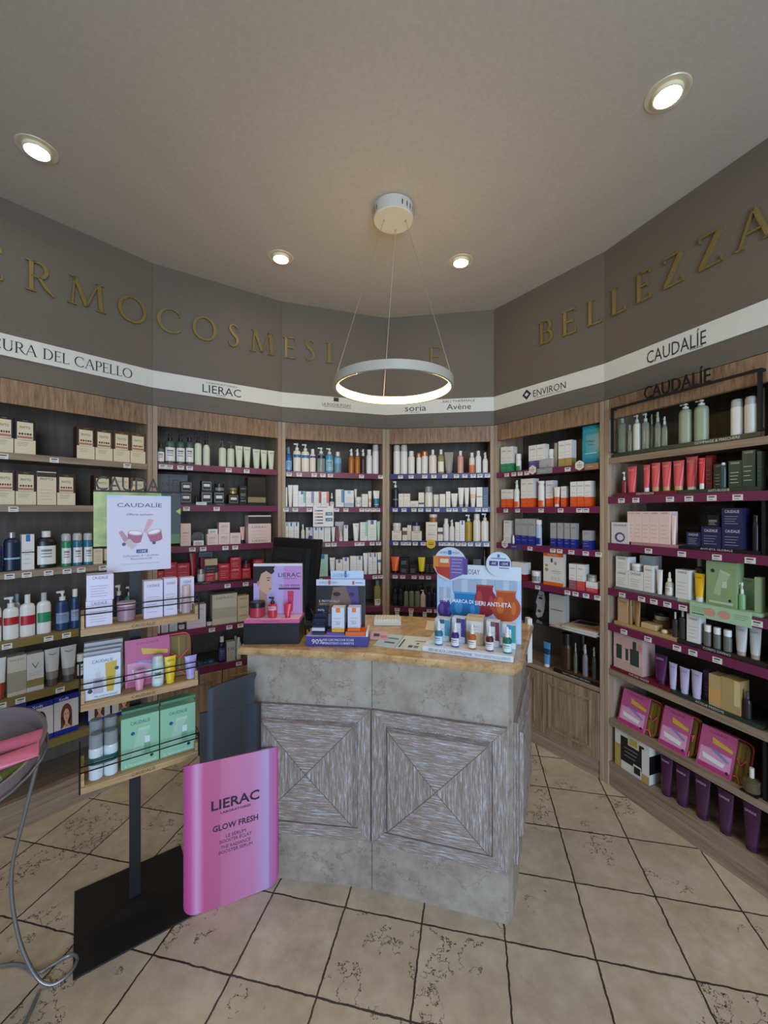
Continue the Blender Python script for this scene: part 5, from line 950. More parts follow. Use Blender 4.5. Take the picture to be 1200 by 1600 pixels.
def a_leaf(m, w, h, y): m.text('CAUDALIE', 0, h*.82, h*.09, y, '3a3a50', w*.75); m.disc(0, h*.3, w*.3, h*.24, y, '5a4a7a', 9); m.disc(w*.02, h*.3, w*.19, h*.15, y-.0004, 'e5d5df', 16)
card(fr, K12, 70, 196, 1182, 1335, .006, .004, a_leaf, 'leaflet', 'white leaflet with purple motif at left of pink cartons', 'card', 'd9d3d6', SH[5][2][0]+.0028)
card(fr, K12, 700, 955, 1045, 1330, .16, .006, lambda m, w, h, y: m.text('CAUDALIE', 0, h*.88, h*.07, y, '3f3f48', w*.6), 'backing_card', 'black backing card behind the navy cartons, far right bay', 'sign', '151318', SH[5][2][0]+.017)
def a_price(m, w, h, y):
    for q in (-.12, .12): m.disc(w*(q-.03), h*.5, w*.10, h*.3, y, 'c99a80', 18)
    lines_front(m, -w*.46, -w*.22, h*.35, h*.75, y, 3, '6f8f70'); lines_front(m, w*.24, w*.47, h*.35, h*.75, y, 3, '6f8f70'); m.rect(-w*.46, -w*.24, h*.18, h*.24, y, '3a4a3c')
card(fr, K13, 635, 1080, 872, 975, -.012, .003, a_price, 'promotion_card', 'pale green offer card hung on the far right bay rail', 'sign', 'a9c9a4')
# wooden props
def prop(x0, x1, yt, v, mb, name, label, cat='display prop'):
    u0, u1 = fr.px(940+x0/4.6154, 800, v)[0], fr.px(940+x1/4.6154, 800, v)[0]
    return u0, u1
u0, u1 = prop(283, 392, 0, .02, 0, 0, 0)
ZP = SH[5][4][0]+.0208
one(MB().box(-(u1-u0)/2, (u1-u0)/2, 0, .05, 0, .028, M('c9ad7c', .6)), 'wooden_block', fr, (u0+u1)/2, .02, ZP, 'pale wooden block on the light wood riser', 'display prop', None, .003)
u0, u1 = prop(350, 470, 0, .10, 0, 0, 0)
w_ = (u1-u0)*.9
one(MB().lathe([(w_*.45, 0), (w_*.5, .004), (w_*.5, .03), (w_*.46, .034)], M('9a7a4e', .5), 20), 'wooden_disc', fr, (u0+u1)/2, .125, ZP, 'round wooden disc behind the pale wooden block', 'display prop')
jr = thing_at(fr, 'cream_jar', (u0+u1)/2, .125, ZP+.0348, 'black topped white jar on the round wooden disc', 'jar')
MB().lathe([(w_*.3, 0), (w_*.38, .004), (w_*.4, .024)], M('d9d5cc', .3), 20).build('jar_body', jr); MB().lathe([(w_*.42, .0245), (w_*.42, .04), (w_*.38, .043)], BLK, 20).build('lid', jr)
u = fr.px(940+455/4.6154, 800, .03)[0]
one(MB().lathe([(0, 0), (.012, .001), (.014, .008), (.012, .016), (0, .02)], M('d9c39a', .6), 14), 'pale_stone', fr, u, .03, ZP, 'small pale stone on the light wood riser', 'display prop')
# three pink gift pouches
def gift_pouch(fr, zb, uc0, uc1, up1, h, label, group, v=.02, tilt=.28, olive='7a6420'):
    r = thing_at(fr, 'gift_pouch', uc0, v, zb, label, 'pouch', group)
    wc, wp = uc1-uc0, up1-uc0
    def rr(x0, x1, z0, z1, r_):
        return [((x1-r_ if sx > 0 else x0+r_)+r_*math.cos(a), (z1-r_ if sz > 0 else z0+r_)+r_*math.sin(a)) for sx, sz, a0 in ((1, 1, 0), (-1, 1, 90), (-1, -1, 180), (1, -1, 270)) for a in [math.radians(a0+k*30) for k in range(4)]]
    sh = lambda y, z: y+z*tilt
    def slant(m):
        m.v = [(x, sh(y, z), z) for x, y, z in m.v]; return m
    a = slant(MB().prism(rr(.006, wp, .002, h*.93, .022), .012, .05, M('6f5a1c', .5)))
    for k in range(7):
        x = .012+(wp-.024)*(k+.5)/7; a.v += []
        q = MB(); 
    body = a.build('pouch_body', r)
    q = MB()
    for k in range(8): x = .016+(wp-.034)*k/7; q.rect(x, x+.007, .02, h*.9, .0114, ('8a7430', '5a4816')[k % 2])
    slant(q).build('striped_weave', body)
    ring = rr(.004, wp+.002, .004, h*.94, .024)
    t = MB().tube([(x, .03, z) for x, z in ring], .004, M('d8545a', .5), 6, True); slant(t).build('coral_piping', r)
    t = MB().tube([(wc+.004, .010, h*.55), (wc+(wp-wc)*.5, .007, h*.42), (wp-.008, .010, h*.58)], .003, M('d8545a', .5), 6); slant(t).build('coral_cord', r); t = MB().tube([(wc*.96, .008, h*.12), (wc+(wp-wc)*.4, .004, h*.16), (wp*.9, .006, h*.03)], .003, M('d8545a', .5), 6); slant(t).build('coral_cord', r)
    c = MB().box(0, wc, .0, .008, .0, h, M('c05a88', .4)); y = -.0006
    c.rect(wc*.04, wc*.96, h*.02, h*.12, y, 'b03a70'); c.rect(wc*.05, wc*.95, h*.13, h*.5, y, 'd99cc0')
    c.poly([(wc*.35, h*.80), (wc*.38, h*.66), (wc*.95, h*.60), (wc*.95, h*.68)], y-.0004, 'd9b03a'); c.poly([(wc*.2, h*.55), (wc*.55, h*.52), (wc*.9, h*.38), (wc*.85, h*.33)], y-.0008, '8f86b5'); c.poly([(wc*.14, h*.36), (wc*.18, h*.24), (wc*.75, h*.19), (wc*.8, h*.29)], y-.0012, 'dfe5dc')
    c.disc(wc*.88, h*.12, .006, .006, y-.0016, '2a2a50', 12); c.text('CAUDALIE', wc*.5, h*.88, h*.05, y, '8a2a5a', wc*.5)
    slant(c).build('pink_card', r)
    return r
Z7 = SH[5][6][0]+.0008
for k, (a, b, c, yt) in enumerate(((100, 262, 350, 480), (352, 525, 586, 590), (588, 805, 925, 715))):
    u0, u1, u2 = (fr.px(940+q/4, 1100, .02)[0] for q in (a, b, c)); u2 -= .022; h = fr.px(940+(a+b)/8, 960+yt/4, .06)[1]-Z7
    gift_pouch(fr, Z7, u0, u1, u2, h, 'pink gift pouch with printed card, %s from left on its shelf' % ('first', 'second', 'third')[k], 'pink gift pouches in the far right bay')
u = fr.px(940+935/4, 1200, .012)[0]
r = thing_at(fr, 'perfume_bottle', u-.003, .012, Z7, 'clear perfume bottle on a black base beside pouches', 'bottle'); MB().box(-.028, .03, -.018, .045, 0, .006, BLK).build('black_base', r)
MB().lathe([(.026, .0065), (.03, .012), (.03, .05), (.012, .06)], M('8a7a5a', .1, 0, 0, .6), 18, 0, .01).build('glass_body', r); MB().lathe([(.008, .061), (.008, .10)], M('d9d6d0', .3), 12, 0, .01).build('cap', r)
# black and gold gift carton, bottom shelf
u0, u1 = max(.029, fr.px(940+84/4, 1200, .012)[0]), fr.px(940+298/4, 1200, .012)[0]; w_ = u1-u0; h = .203
m = MB().box(-w_/2, w_/2, 0, .09, 0, h, 'd9d6cc'); y = -.0006
m.rect(-w_/2, -w_*.3, .0, h*.6, y, 'b59a55'); m.rect(-w_*.32, w_*.36, h*.22, h*.86, y-.0004, '1b1b1d'); m.rect(-w_*.1, w_*.22, h*.7, h*.97, y-.0008, 'c9c2a8'); m.rect(-w_*.05, w_*.17, h*.74, h*.9, y-.0012, 'b59a55'); m.rect(w_*.3, w_*.5, .0, h*.8, y-.0008, 'dcd9d0'); m.rect(w_*.3, w_*.5, 0, h*.2, y-.0012, 'b59a55'); m.rect(w_*.06, w_*.28, h*.06, h*.3, y-.0012, 'dcd9d0'); m.rect(w_*.08, w_*.26, h*.08, h*.26, y-.0016, '1b1b1d')
lines_front(m, -w_*.2, w_*.2, h*.35, h*.65, y-.001, 3, 'b9b9b9'); m.box(w_/2, w_/2+.0006, .0, .09, h*.25, h*.7, BLK)
one(m, 'gift_carton', fr, (u0+u1)/2, .012, SH[5][7][0]+.0008, 'white gift carton with black and gold print, bottom shelf, far right bay', 'box')

# ------------------------------------------------------------------ tall display stand on the left
SF = Fr((-.954, 1.574), ang=math.atan2(.593, .805))
STD = tag(empty('floor_display_stand', (SF.o[0], SF.o[1], 0), SF.a), 'black metal floor stand with three wooden trays and letters', 'display stand')
MB().box(-.19, .19, -.19, .19, 0, .006, M('1a1613', .6)).build('base_plate', STD, bevel=.002)
MB().box(-.019, .019, .022, .034, .0062, 1.56, M('232326', .5, .2)).build('post', STD)
V0, V1 = -.105, .02
UL, UR = SF.px(126, 1100, V0)[0], SF.px(309, 1080, V0)[0]
for nm, zt in (('lower', .567), ('middle', .847), ('upper', 1.102)):
    t = MB().box(UL, UR, V0, V1, zt-.020, zt, TRAYW).box(UL, UR, V0-.006, V0, zt-.024, zt-.002, TRAYW)
    t.box(UL-.0, UL+.010, V0, V1, zt, zt+.045, TRAYW).box(UR-.010, UR, V0, V1, zt, zt+.03, TRAYW)
    tr = t.build('wooden_tray', STD)
    m = MB().text('CAUDALÍE', (UL+UR)/2, zt-.018, .011, V0-.0066, '4a3a2a', .075); m.build('tray_lettering', tr)
    m = MB(); r_ = .0022
    for hh in (.048, .068): m.tube([(UL-.003, V1, zt+hh), (UL-.003, V0-.004, zt+hh), (UR+.003, V0-.004, zt+hh), (UR+.003, V1, zt+hh)], r_, METB, 6)
    for q in (UL-.003, UR+.003): m.tube([(q, V0-.004, zt-.022), (q, V0-.004, zt+.07)], .003, METB, 6).tube([(q, V1, zt-.022), (q, V1, zt+.10)], .003, METB, 6)
    m.build('wire_rail', STD)
MB().box(-.05, .05, V1, .0225, .55, .57, METB).box(-.05, .05, V1, .0225, .83, .85, METB).box(-.05, .05, V1, .0225, 1.085, 1.105, METB).build('tray_brackets', STD)
gp = NT('printed_vine_board', .35); f = gp.noise(gp.tc.outputs['Object'], 14, 4)
VINE = gp.color(gp.mix(gp.ramp(gp.n('ShaderNodeSeparateXYZ').outputs[0], [(0, '8f9f4f'), (1, '3d4048')]) if False else gp.ramp(f, [(.35, '5f7f3f'), (.5, 'a3b060'), (.65, 'c3c680')]), '8f9f58', '8f9f58') if False else gp.ramp(f, [(.35, '6f8a48'), (.5, '9fae62'), (.65, 'b5bd78')]))
ub0, ub1 = SF.px(146, 800, .016)[0], SF.px(282, 800, .016)[0]
m = MB().box(ub0, ub1, .014, .0215, 1.372, 1.575, VINE); m.rect(ub1-.07, ub1, 1.372, 1.575, .0134, '3f434a').rect(ub1-.035, ub1-.003, 1.372, 1.41, .013, '4f6f48').poly([(ub1, 1.49), (ub1-.018, 1.503), (ub1, 1.516)], .0128, 'a8b060')
m.build('picture_board', STD)
MB().box(ub0, ub1, .012, .022, 1.576, 1.582, METB).build('letter_bar', STD)
solid_text('CAUDALÍE', (ub0+ub1)/2, 1.581, .053, (ub1-ub0)*.96, .014, .019, M('3a3836', .5, .2), 'capital_lettering', STD)
# taped A4 poster
p0, p1 = SF.px(167, 830, .010)[0], SF.px(267, 830, .010)[0]; pw_ = p1-p0; ph_ = .292
m = MB().box(-pw_/2, pw_/2, 0, .001, 0, ph_, 'd6d2e2'); y = -.0006; A = pw_
m.text('CAUDALÍE', 0, ph_*.845, .0155, y, '3a3f66', A*.70); m.text('Offerta esclusiva', 0, ph_*.735, .0085, y, '4a4a66', A*.42)
def jar_art(m, cx, cz, s, rot, y):
    R_ = lambda x, z: (cx+(x*math.cos(rot)-z*math.sin(rot))*s, cz+(x*math.sin(rot)+z*math.cos(rot))*s)
    m.poly([R_(-.5, .3), R_(-.42, -.35), R_(-.2, -.45), R_(.2, -.45), R_(.42, -.35), R_(.5, .3)], y, 'a8607c'); m.poly([R_(.52*math.cos(k*PI/8), .3+.2*math.sin(k*PI/8)) for k in range(16)], y-.0003, 'cf9db3'); m.poly([R_(.42*math.cos(k*PI/8), .32+.14*math.sin(k*PI/8)) for k in range(16)], y-.0006, 'ece6e8')
jar_art(m, -A*.08, ph_*.45, A*.24, -.12, y); jar_art(m, A*.24, ph_*.46, A*.24, .25, y-.001)
m.poly([(A*.09, ph_*.50), (A*.05, ph_*.52), (A*.13, ph_*.69), (A*.22, ph_*.67)], y-.0008, 'd9a5b5'); m.poly([(-A*.33, ph_*.52), (-A*.28, ph_*.54), (-A*.17, ph_*.42), (-A*.24, ph_*.38)], y-.0012, 'b98a9a'); m.poly([(-A*.25, ph_*.38), (-A*.16, ph_*.43), (-A*.05, ph_*.34), (-A*.13, ph_*.29)], y-.0014, 'c9b5bd')
m.disc(-A*.25, ph_*.36, A*.03, A*.03, y-.0016, '4a4f78', 14).disc(A*.22, ph_*.365, A*.03, A*.03, y-.0016, '4a4f78', 14)
m.rect(-A*.06, A*.12, ph_*.235, ph_*.285, y, '3f4f86').text('-10€', A*.03, ph_*.245, .0085, y-.0005, 'W', A*.13)
m.text("Sull'acquisto di 1 prodotto", A*.02, ph_*.19, .0075, y, '5a5a72', A*.56); m.text('Resveratrol-Lift', A*.02, ph_*.15, .0075, y, '5a5a72', A*.33); m.rect(-A*.28, A*.3, ph_*.095, ph_*.099, y, '8a8a9a')
m.box(-A*.5, -A*.28, -.0012, -.0004, ph_*.965, ph_*.999, 'b9d5e6').box(A*.24, A*.5, -.0012, -.0004, ph_*.965, ph_*.999, 'b9d5e6')
one(m, 'paper_poster', SF, (p0+p1)/2, .0105, 1.272, 'white taped paper poster on the floor stand', 'poster')
K17, K18 = (110, 730, 5.333), (110, 980, 5.4545)
SW_ = 'on the %s tray, floor stand'
lt = dict(txt='CAUDALÍE', tz=.84, ink='4a4a78', th=.010, tw=.045, ln=5)
put(SF, 1.102, K17, [('box', 128, 350, 1112, 'lilac white carton, lower of stack', 'LI', dict(lt, d=.07, v=-.088)), ('box', 134, 360, 898, 'lilac white carton, upper of stack', 'LI', dict(lt, d=.07, v=-.088, on=0)), ('jar', 385, 546, 1118, 'mauve cream jar with pale pink lid', '9f7f8c/d3b0b5', dict(hc=.22)), ('box', 612, 770, 948, 'wide lilac white carton', 'LI', dict(lt, tw=.04, d=.05)), ('box', 780, 890, 926, 'narrow lilac white carton', 'LI', dict(lt, tw=.03, d=.045, v=-.078)),
  ('box', 915, 1030, 918, 'lilac white carton behind the mauve bottle', 'LI', dict(lt, tw=.03, d=.035, v=-.045)), ('bottle', 924, 1004, 985, 'mauve bottle with pink cap', 'b09a9c/c9b0ac', dict(hc=.38, rc=.85, sy=.7))], SW_ % 'upper', -.085)
def gift_art(bg, tube_c):
    def f(m, w, h, y):
        m.text('CAUDALÍE', 0, h*.85, h*.06, y, '2a3a66', w*.52)
    return f
def printed_box(fr, zs, crop, x0, x1, yt, v, d, bg, kind, label, group, name='gift_carton'):
    X0, X1 = crop[0]+x0/crop[2], crop[0]+x1/crop[2]; u0, u1 = fr.px(X0, 1100, v)[0], fr.px(X1, 1100, v)[0]; w = u1-u0; h = fr.px((X0+X1)/2, crop[1]+yt/crop[2], v)[1]-zs
    m = MB().box(-w/2, w/2, 0, d, 0, h, bg); y = -.0006
    if kind == 'green':
        m.text('CAUDALÍE', 0, h*.83, h*.065, y, '2f4f6a', w*.52); m.poly([(-w*.05, h*.74), (w*.27, h*.74), (-w*.02, h*.16), (-w*.27, h*.16)], y, 'a5c9b5'); m.poly([(-w*.05, h*.74), (w*.27, h*.74), (w*.25, h*.69), (-w*.06, h*.69)], y-.0003, 'b3d5bf')
        m.rect(w*.1, w*.27, h*.2, h*.42, y-.0004, '7aa98c').rect(w*.12, w*.25, h*.42, h*.55, y-.0004, 'd5dfe6'); m.disc(-w*.2, h*.66, w*.055, w*.055, y, '2f3f96', 14); m.disc(w*.3, h*.14, w*.05, w*.05, y, '23302f', 12); m.text("L'essentiel", 0, h*.03, h*.05, y, 'cfe0d5', w*.8); m.rect(-w/2, w/2, h*.985, h, y-.0002, '3f6f52')
    elif kind == 'white':
        m.text('CAUDALÍE', 0, h*.83, h*.07, y, '3a4f86', w*.56); m.rect(-w*.25, w*.02, h*.12, h*.48, y, 'b9b3c3').rect(-w*.18, -w*.05, h*.48, h*.62, y, 'c9c5d0').rect(-w*.145, -w*.085, h*.62, h*.74, y, 'd3d0d8'); m.rect(-w*.2, -w*.02, h*.36, h*.44, y-.0003, '8f8aa0')
        m.poly([(w*.07, h*.8), (w*.40, h*.82), (w*.3, h*.12), (w*.12, h*.12)], y, 'c9a93a'); m.text('50+', w*.2, h*.42, h*.06, y-.0003, '7a6420', w*.12); m.disc(w*.39, h*.64, w*.06, w*.06, y-.0006, '3a4466', 14); m.disc(-w*.33, h*.2, w*.07, w*.07, y, '262b3f', 14); m.text('Ma routine beauté', w*.1, h*.03, h*.05, y, '4a4a8a', w*.62)
    return tag(m.build(name, None, fr.W((u0+u1)/2, v, zs+.0008), fr.a), label, 'box', group)
printed_box(SF, .847, K18, 112, 428, 238, -.088, .022, 'd3d8e3', 'white', 'white gift carton with dropper and yellow tube print', 'gift cartons on the middle tray')
for k in range(3): printed_box(SF, .847, K18, 112+k*3, 430+k*8, (200, 165, 120)[k], -.0655+k*.024, .022, 'b3b2b8', '', 'grey edged gift carton, %s behind the white printed one' % ('first', 'second', 'third')[k], 'gift cartons on the middle tray')
u0, u1, u2 = (SF.px(110+q/5.4545, 1050, -.04)[0] for q in (520, 850, 1030)); hh = SF.px(110+700/5.4545, 980+70/5.4545, -.0)[1]-.848
gift_pouch(SF, .8478, u0-.02, u1, u2, hh, 'pink gift pouch on the middle tray of the floor stand', None, -.05, .16)
put(SF, .847, K18, [('tube', 540, 636, 365, 'small pink tube', 'd98fae/d98fae', {}), ('can', 692, 795, 235, 'mint foam bottle with clear cap', 'b9d5cf/c5c9c9/cfe3dd', {}), ('tube', 800, 900, 245, 'bright yellow tube', 'E2bf1c/E2bf1c', dict(txt='CAUDALIE', ink='4a4a30')), ('tube', 972, 1076, 240, 'lavender tube with clear cap', 'a79bd0/b5b0c5', {})], SW_ % 'middle', -.098)
printed_box(SF, .567, K18, 432, 755, 748, -.085, .035, '8fc2a0', 'green', 'green printed gift carton next to foam bottles', 'green gift cartons on the lower tray')
printed_box(SF, .567, K18, 766, 1064, 668, -.085, .035, '8fc2a0', 'green', 'green printed gift carton at the right tray end', 'green gift cartons on the lower tray')
printed_box(SF, .567, K18, 440, 755, 690, -.048, .035, '5f8f70', '', 'green gift carton behind the left printed one', 'green gift cartons on the lower tray')
printed_box(SF, .567, K18, 770, 1064, 610, -.048, .035, '5f8f70', '', 'green gift carton behind the right printed one', 'green gift cartons on the lower tray')
for k, (v, yt, lab) in enumerate(((-.095, 890, 'front white foam bottle twin pack with green sleeve'), (-.048, 770, 'rear white foam bottle twin pack with green sleeve'))):
    ua, ub = SF.px(110+(135)/5.4545, 1200, v+.02)[0], SF.px(110+425/5.4545, 1200, v+.02)[0]; uc = (ua+ub)/2; wd = (ub-ua)/2-.001; h = SF.px(110+280/5.4545, 980+yt/5.4545, v+.02)[1]-.568
    tp = thing_at(SF, 'foam_bottle_twin_pack', uc, v+.022, .5678, lab, 'bottle', 'foam bottle twin packs on the lower tray'); R_ = min(wd/2, .0215)
    for s_ in (-1, 1):
        b = MB().lathe([(R_*.95, 0), (R_, .003), (R_, h*.66), (R_*.9, h*.70)], M('d5dfe2', .3), 20, s_*(R_+.0005), 0).build('bottle_body', tp)
        MB().lathe([(R_*.97, h*.702), (R_*.97, h*.97), (R_*.8, h)], M('aab0b2', .15, 0, 0, .35), 20, s_*(R_+.0005), 0).build('clear_cap', b)
    m = MB(); rp = [(s_*(R_+.0005)+(R_+.0012)*math.cos(a), (R_+.0012)*math.sin(a)) for s_, a0 in ((1, -90), (-1, 90)) for a in [math.radians(a0+q*20) for q in range(10)]]; n = len(rp)
    z0, z1 = h*.34, h*.50; m.mesh([(x, y, z0) for x, y in rp]+[(x, y, z1) for x, y in rp], [(i, (i+1) % n, (i+1) % n+n, i+n) for i in range(n)], M('245a56', .3), True); m.text('mousse nettoyante', 0, h*.40, .007, -R_-.0018, 'b9d5cf', R_*2.6)
    m.build('paper_sleeve', tp)

# ------------------------------------------------------------------ bottle shaped cardboard sign
SG = Fr((-.737, 1.505), (-.424, 1.645)); W_ = SG.w
sg = tag(empty('bottle_shaped_standee', (SG.o[0], SG.o[1], 0), SG.a), 'pink bottle shaped cardboard standee with black cap', 'sign')
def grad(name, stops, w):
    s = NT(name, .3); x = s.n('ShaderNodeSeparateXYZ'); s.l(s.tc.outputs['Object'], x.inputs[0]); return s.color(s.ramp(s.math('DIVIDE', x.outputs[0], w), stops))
PINKP = grad('printed_bottle_painted_highlights', [(0, 'a8387f'), (.07, 'c85a9f'), (.13, 'd9a3cf'), (.2, 'c85f90'), (.36, 'c26792'), (.38, 'ca759c'), (.7, 'cd83b0'), (.88, 'c0a3d2'), (.905, 'b478b4'), (.97, 'c2669f'), (1, '9a3f7c')], W_)  # highlight stripes and darker edges painted into the printed pink
CAPP = grad('printed_cap_painted_glare', [(0, '0f1114'), (.22, '111418'), (.27, '2f3a4a'), (.31, '12161b'), (.6, '0f1216'), (.74, '222c3c'), (.78, '08090c'), (1, '0c0e12')], W_)  # lighter glare streaks painted into the black of the cap
rr_ = .045
pts = [(W_, .553), (W_, rr_)]+[]
pts = [(W_, .557)]+[(0, .562)]+[(rr_-rr_*math.cos(a), .003+rr_-rr_*math.sin(a)) for a in [k*PI/12 for k in range(7)]]+[(W_*.5, .000)]+[(W_-rr_+rr_*math.sin(a), .003+rr_-rr_*math.cos(a)) for a in [k*PI/12 for k in range(7)]]
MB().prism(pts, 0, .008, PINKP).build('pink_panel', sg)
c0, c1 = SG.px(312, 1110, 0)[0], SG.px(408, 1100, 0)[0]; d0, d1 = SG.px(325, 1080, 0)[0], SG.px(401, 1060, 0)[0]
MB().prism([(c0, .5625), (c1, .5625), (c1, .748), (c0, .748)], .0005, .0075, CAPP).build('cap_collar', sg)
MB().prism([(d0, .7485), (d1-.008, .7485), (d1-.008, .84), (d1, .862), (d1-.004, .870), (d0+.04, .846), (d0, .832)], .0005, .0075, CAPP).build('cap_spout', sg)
m = MB(); um_ = W_*.53; y = -.0007; k_ = '2a2030'
m.text('LIERAC', um_, .372, .036, y, k_, .175, bold=.022); m.text('LABORATOIRES', um_, .352, .0085, y, k_, .11, bold=.02); m.build('brand_lettering', sg); m = MB(); m.text('GLOW FRESH', um_, .29, .022, y, k_, .165, bold=.02); m.text('LE SÉRUM', um_, .257, .0125, y, k_, .072); m.text('BOOSTER ÉCLAT', um_, .239, .0125, y, k_, .115); m.text('THE RADIANCE', um_, .217, .0125, y, k_, .108); m.text('BOOSTER SERUM', um_, .199, .0125, y, k_, .122)
m.build('printed_lettering', sg)
MB().mesh([(W_*.62, .0082, .0), (W_*.62, .0082, .45), (W_*.62, .05, 0), (W_*.66, .0082, 0), (W_*.66, .0082, .45), (W_*.66, .05, 0)], [(0, 1, 2), (5, 4, 3), (0, 2, 5, 3), (1, 4, 5, 2), (0, 3, 4, 1)], M('c9c2b5', .7)).build('easel_back', sg)

# ------------------------------------------------------------------ bowl of pink tubes on a wire stand
BX, BY, BZ = -1.23, 1.17, .785
BT = math.radians(17)          # the bowl leans towards the aisle
bw = tag(empty('bowl_on_wire_stand', (BX, BY, 0)), 'ribbed grey plastic bowl on a curly wire stand', 'bowl')
PLA = M('8f7f80', .3, 0, 0, .25)
pr = [(0, -.110), (.10, -.108), (.16, -.082), (.192, -.045), (.197, -.042), (.199, -.025), (.204, -.022), (.206, -.004), (.212, 0), (.206, .002), (.199, -.004), (.186, -.042), (.152, -.076), (.095, -.100), (0, -.102)]
bo = MB().lathe(pr, PLA, 56, caps=False).build('plastic_bowl', bw, (0, 0, BZ)); bo.rotation_euler = (BT, 0, 0)
WIRE = M('8d8d8f', .35, .6)
wm = MB(); 
def pol(r, a, z): return (r*math.cos(math.radians(a)), r*math.sin(math.radians(a)), z)
def smooth(pts, n=6):
    out = []; P_ = [Vector(p) for p in pts]
    for i in range(len(P_)-1):
        a, b, c, d = P_[max(i-1, 0)], P_[i], P_[i+1], P_[min(i+2, len(P_)-1)]
        for k in range(n):
            t = k/n; out.append(.5*((2*b)+(c-a)*t+(2*a-5*b+4*c-d)*t*t+(3*b-a-3*c+d)*t**3))
    out.append(P_[-1]); return out
for a in (40, 160, 280):
    pts = [pol(.2, a, .735+.2*math.sin(math.radians(a))*math.sin(BT)), pol(.187, a, .69+.19*math.sin(math.radians(a))*math.sin(BT)), pol(.155, a+10, .55), pol(.13, a+22, .36), pol(.14, a+14, .18), pol(.175, a+2, .05), pol(.215, a-5, .007), pol(.262, a-4, .0066), pol(.286, a+4, .0066), pol(.272, a+11, .0066), pol(.225, a+13, .0066), pol(.19, a+17, .0066), pol(.184, a+45, .0066), pol(.184, a+80, .0066), pol(.187, a+112, .0066)]
    MB().tube(smooth(pts), .0055, WIRE, 8).build('wire_leg', bw)
ho = MB().tube([pol(.204, k*15, -.048) for k in range(24)], .004, WIRE, 8, True).build('wire_hoop', bw, (0, 0, BZ)); ho.rotation_euler = (BT, 0, 0)
def lying(x, y, z, yaw, pitch, w, h, c, phrase, roll=0.):
    r = empty('squeeze_tube'); r.matrix_world = Matrix.Translation((BX, BY, BZ)) @ Matrix.Rotation(BT, 4, 'X') @ Matrix.Translation((x, y, z)) @ Matrix.Rotation(yaw, 4, 'Z') @ Matrix.Rotation(pitch, 4, 'X')
    mk_tube(w, h, .03, c, dict(hc=.12), r); tag(r, phrase, 'tube', 'tubes lying in the grey bowl')
lying(.085, -.055, .010, math.radians(-52), math.radians(-92), .062, .16, 'd9708a/d9708a', 'pink tube lying uppermost in the grey bowl')
lying(.03, .03, -.012, math.radians(-62), math.radians(-88), .062, .16, 'd9708a/d9708a', 'pink tube behind the uppermost one in the bowl')
lying(.06, -.135, -.03, math.radians(-24), math.radians(-86), .045, .13, 'c9587a/c9587a', 'deep pink tube along the near rim of the bowl')
lying(-.09, -.05, -.060, math.radians(-50), math.radians(-88), .04, .12, 'a8a0c8/a8a0c8', 'lavender tube under the pink ones in the bowl')
lying(.10, .0, -.072, math.radians(-20), math.radians(-89), .035, .10, '8f9a4a/c9c9b0', 'olive green tube at the bottom of the bowl')

# ------------------------------------------------------------------ things on the counter
ZB = ZT+.0008
# pink face cream display
D1 = Fr((-.587, 1.712), (-.356, 1.719)); W1 = D1.w
d = tag(empty('counter_display', (D1.o[0], D1.o[1], ZB), D1.a), 'pink and black counter display with a printed woman', 'display stand', 'cardboard counter displays')
MB().box(0, W1, 0, .13, 0, .088, M('17191f', .4)).build('black_plinth', d)
MB().box(.003, W1+.002, -.003, .13, .0885, .104, 'd05a90').box(.006, W1, .0, .08, .104, .1046, 'e8c9d4').text('GLOW BOOSTER', W1/2, .093, .006, -.0036, '5a1f3a', .07).build('pink_tray', d)
m = MB(); cw0, cw1, cz1 = .018, W1-.002, .326
m.box(cw0, cw1, .082, .10, .105, cz1, 'd9d6e0'); y = .0814; Wd = cw1-cw0; Hd = cz1-.105
m.rect(cw0, cw1, .105, cz1-.01, y, GR_ if False else 'b8a3d5'); m.rect(cw0+Wd*.62, cw1, .105, cz1-.01, y-.0003, 'c08ac5')
fx, fz = cw0+Wd*.22, .105
m.disc(fx-Wd*.03, fz+Hd*.76, Wd*.17, Hd*.17, y-.0008, '1d1817'); m.poly([(cw0, fz+Hd*.62), (cw0+Wd*.2, fz+Hd*.6), (cw0+Wd*.45, fz+Hd*.95), (cw0, fz+Hd*.95)], y-.0007, '1d1817'); m.disc(fx+Wd*.05, fz+Hd*.86, Wd*.16, Hd*.08, y-.0009, '1d1817')   # dark hair swept back
m.poly([(fx-Wd*.14, fz+.0), (fx+Wd*.12, fz+.0), (fx+Wd*.06, fz+Hd*.3), (fx+Wd*.05, fz+Hd*.5), (fx-Wd*.10, fz+Hd*.55), (fx-Wd*.10, fz+Hd*.25)], y-.0012, 'b08472')
m.poly([(fx-Wd*.10, fz+Hd*.5), (fx+Wd*.04, fz+Hd*.40), (fx+Wd*.11, fz+Hd*.42), (fx+Wd*.145, fz+Hd*.50), (fx+Wd*.15, fz+Hd*.56), (fx+Wd*.175, fz+Hd*.60), (fx+Wd*.15, fz+Hd*.70), (fx+Wd*.14, fz+Hd*.80), (fx+Wd*.04, fz+Hd*.86), (fx-Wd*.06, fz+Hd*.80), (fx-Wd*.11, fz+Hd*.65)], y-.0016, 'c99e88')
m.disc(fx-Wd*.12, fz+Hd*.61, Wd*.03, Hd*.05, y-.0019, 'b98a76', 14); m.disc(fx+Wd*.09, fz+Hd*.675, Wd*.028, Hd*.012, y-.002, '2a1c18', 10); m.rect(fx+Wd*.05, fx+Wd*.13, fz+Hd*.715, fz+Hd*.73, y-.002, '3a2620'); m.disc(fx+Wd*.125, fz+Hd*.505, Wd*.026, Hd*.014, y-.002, 'a0504e', 10)
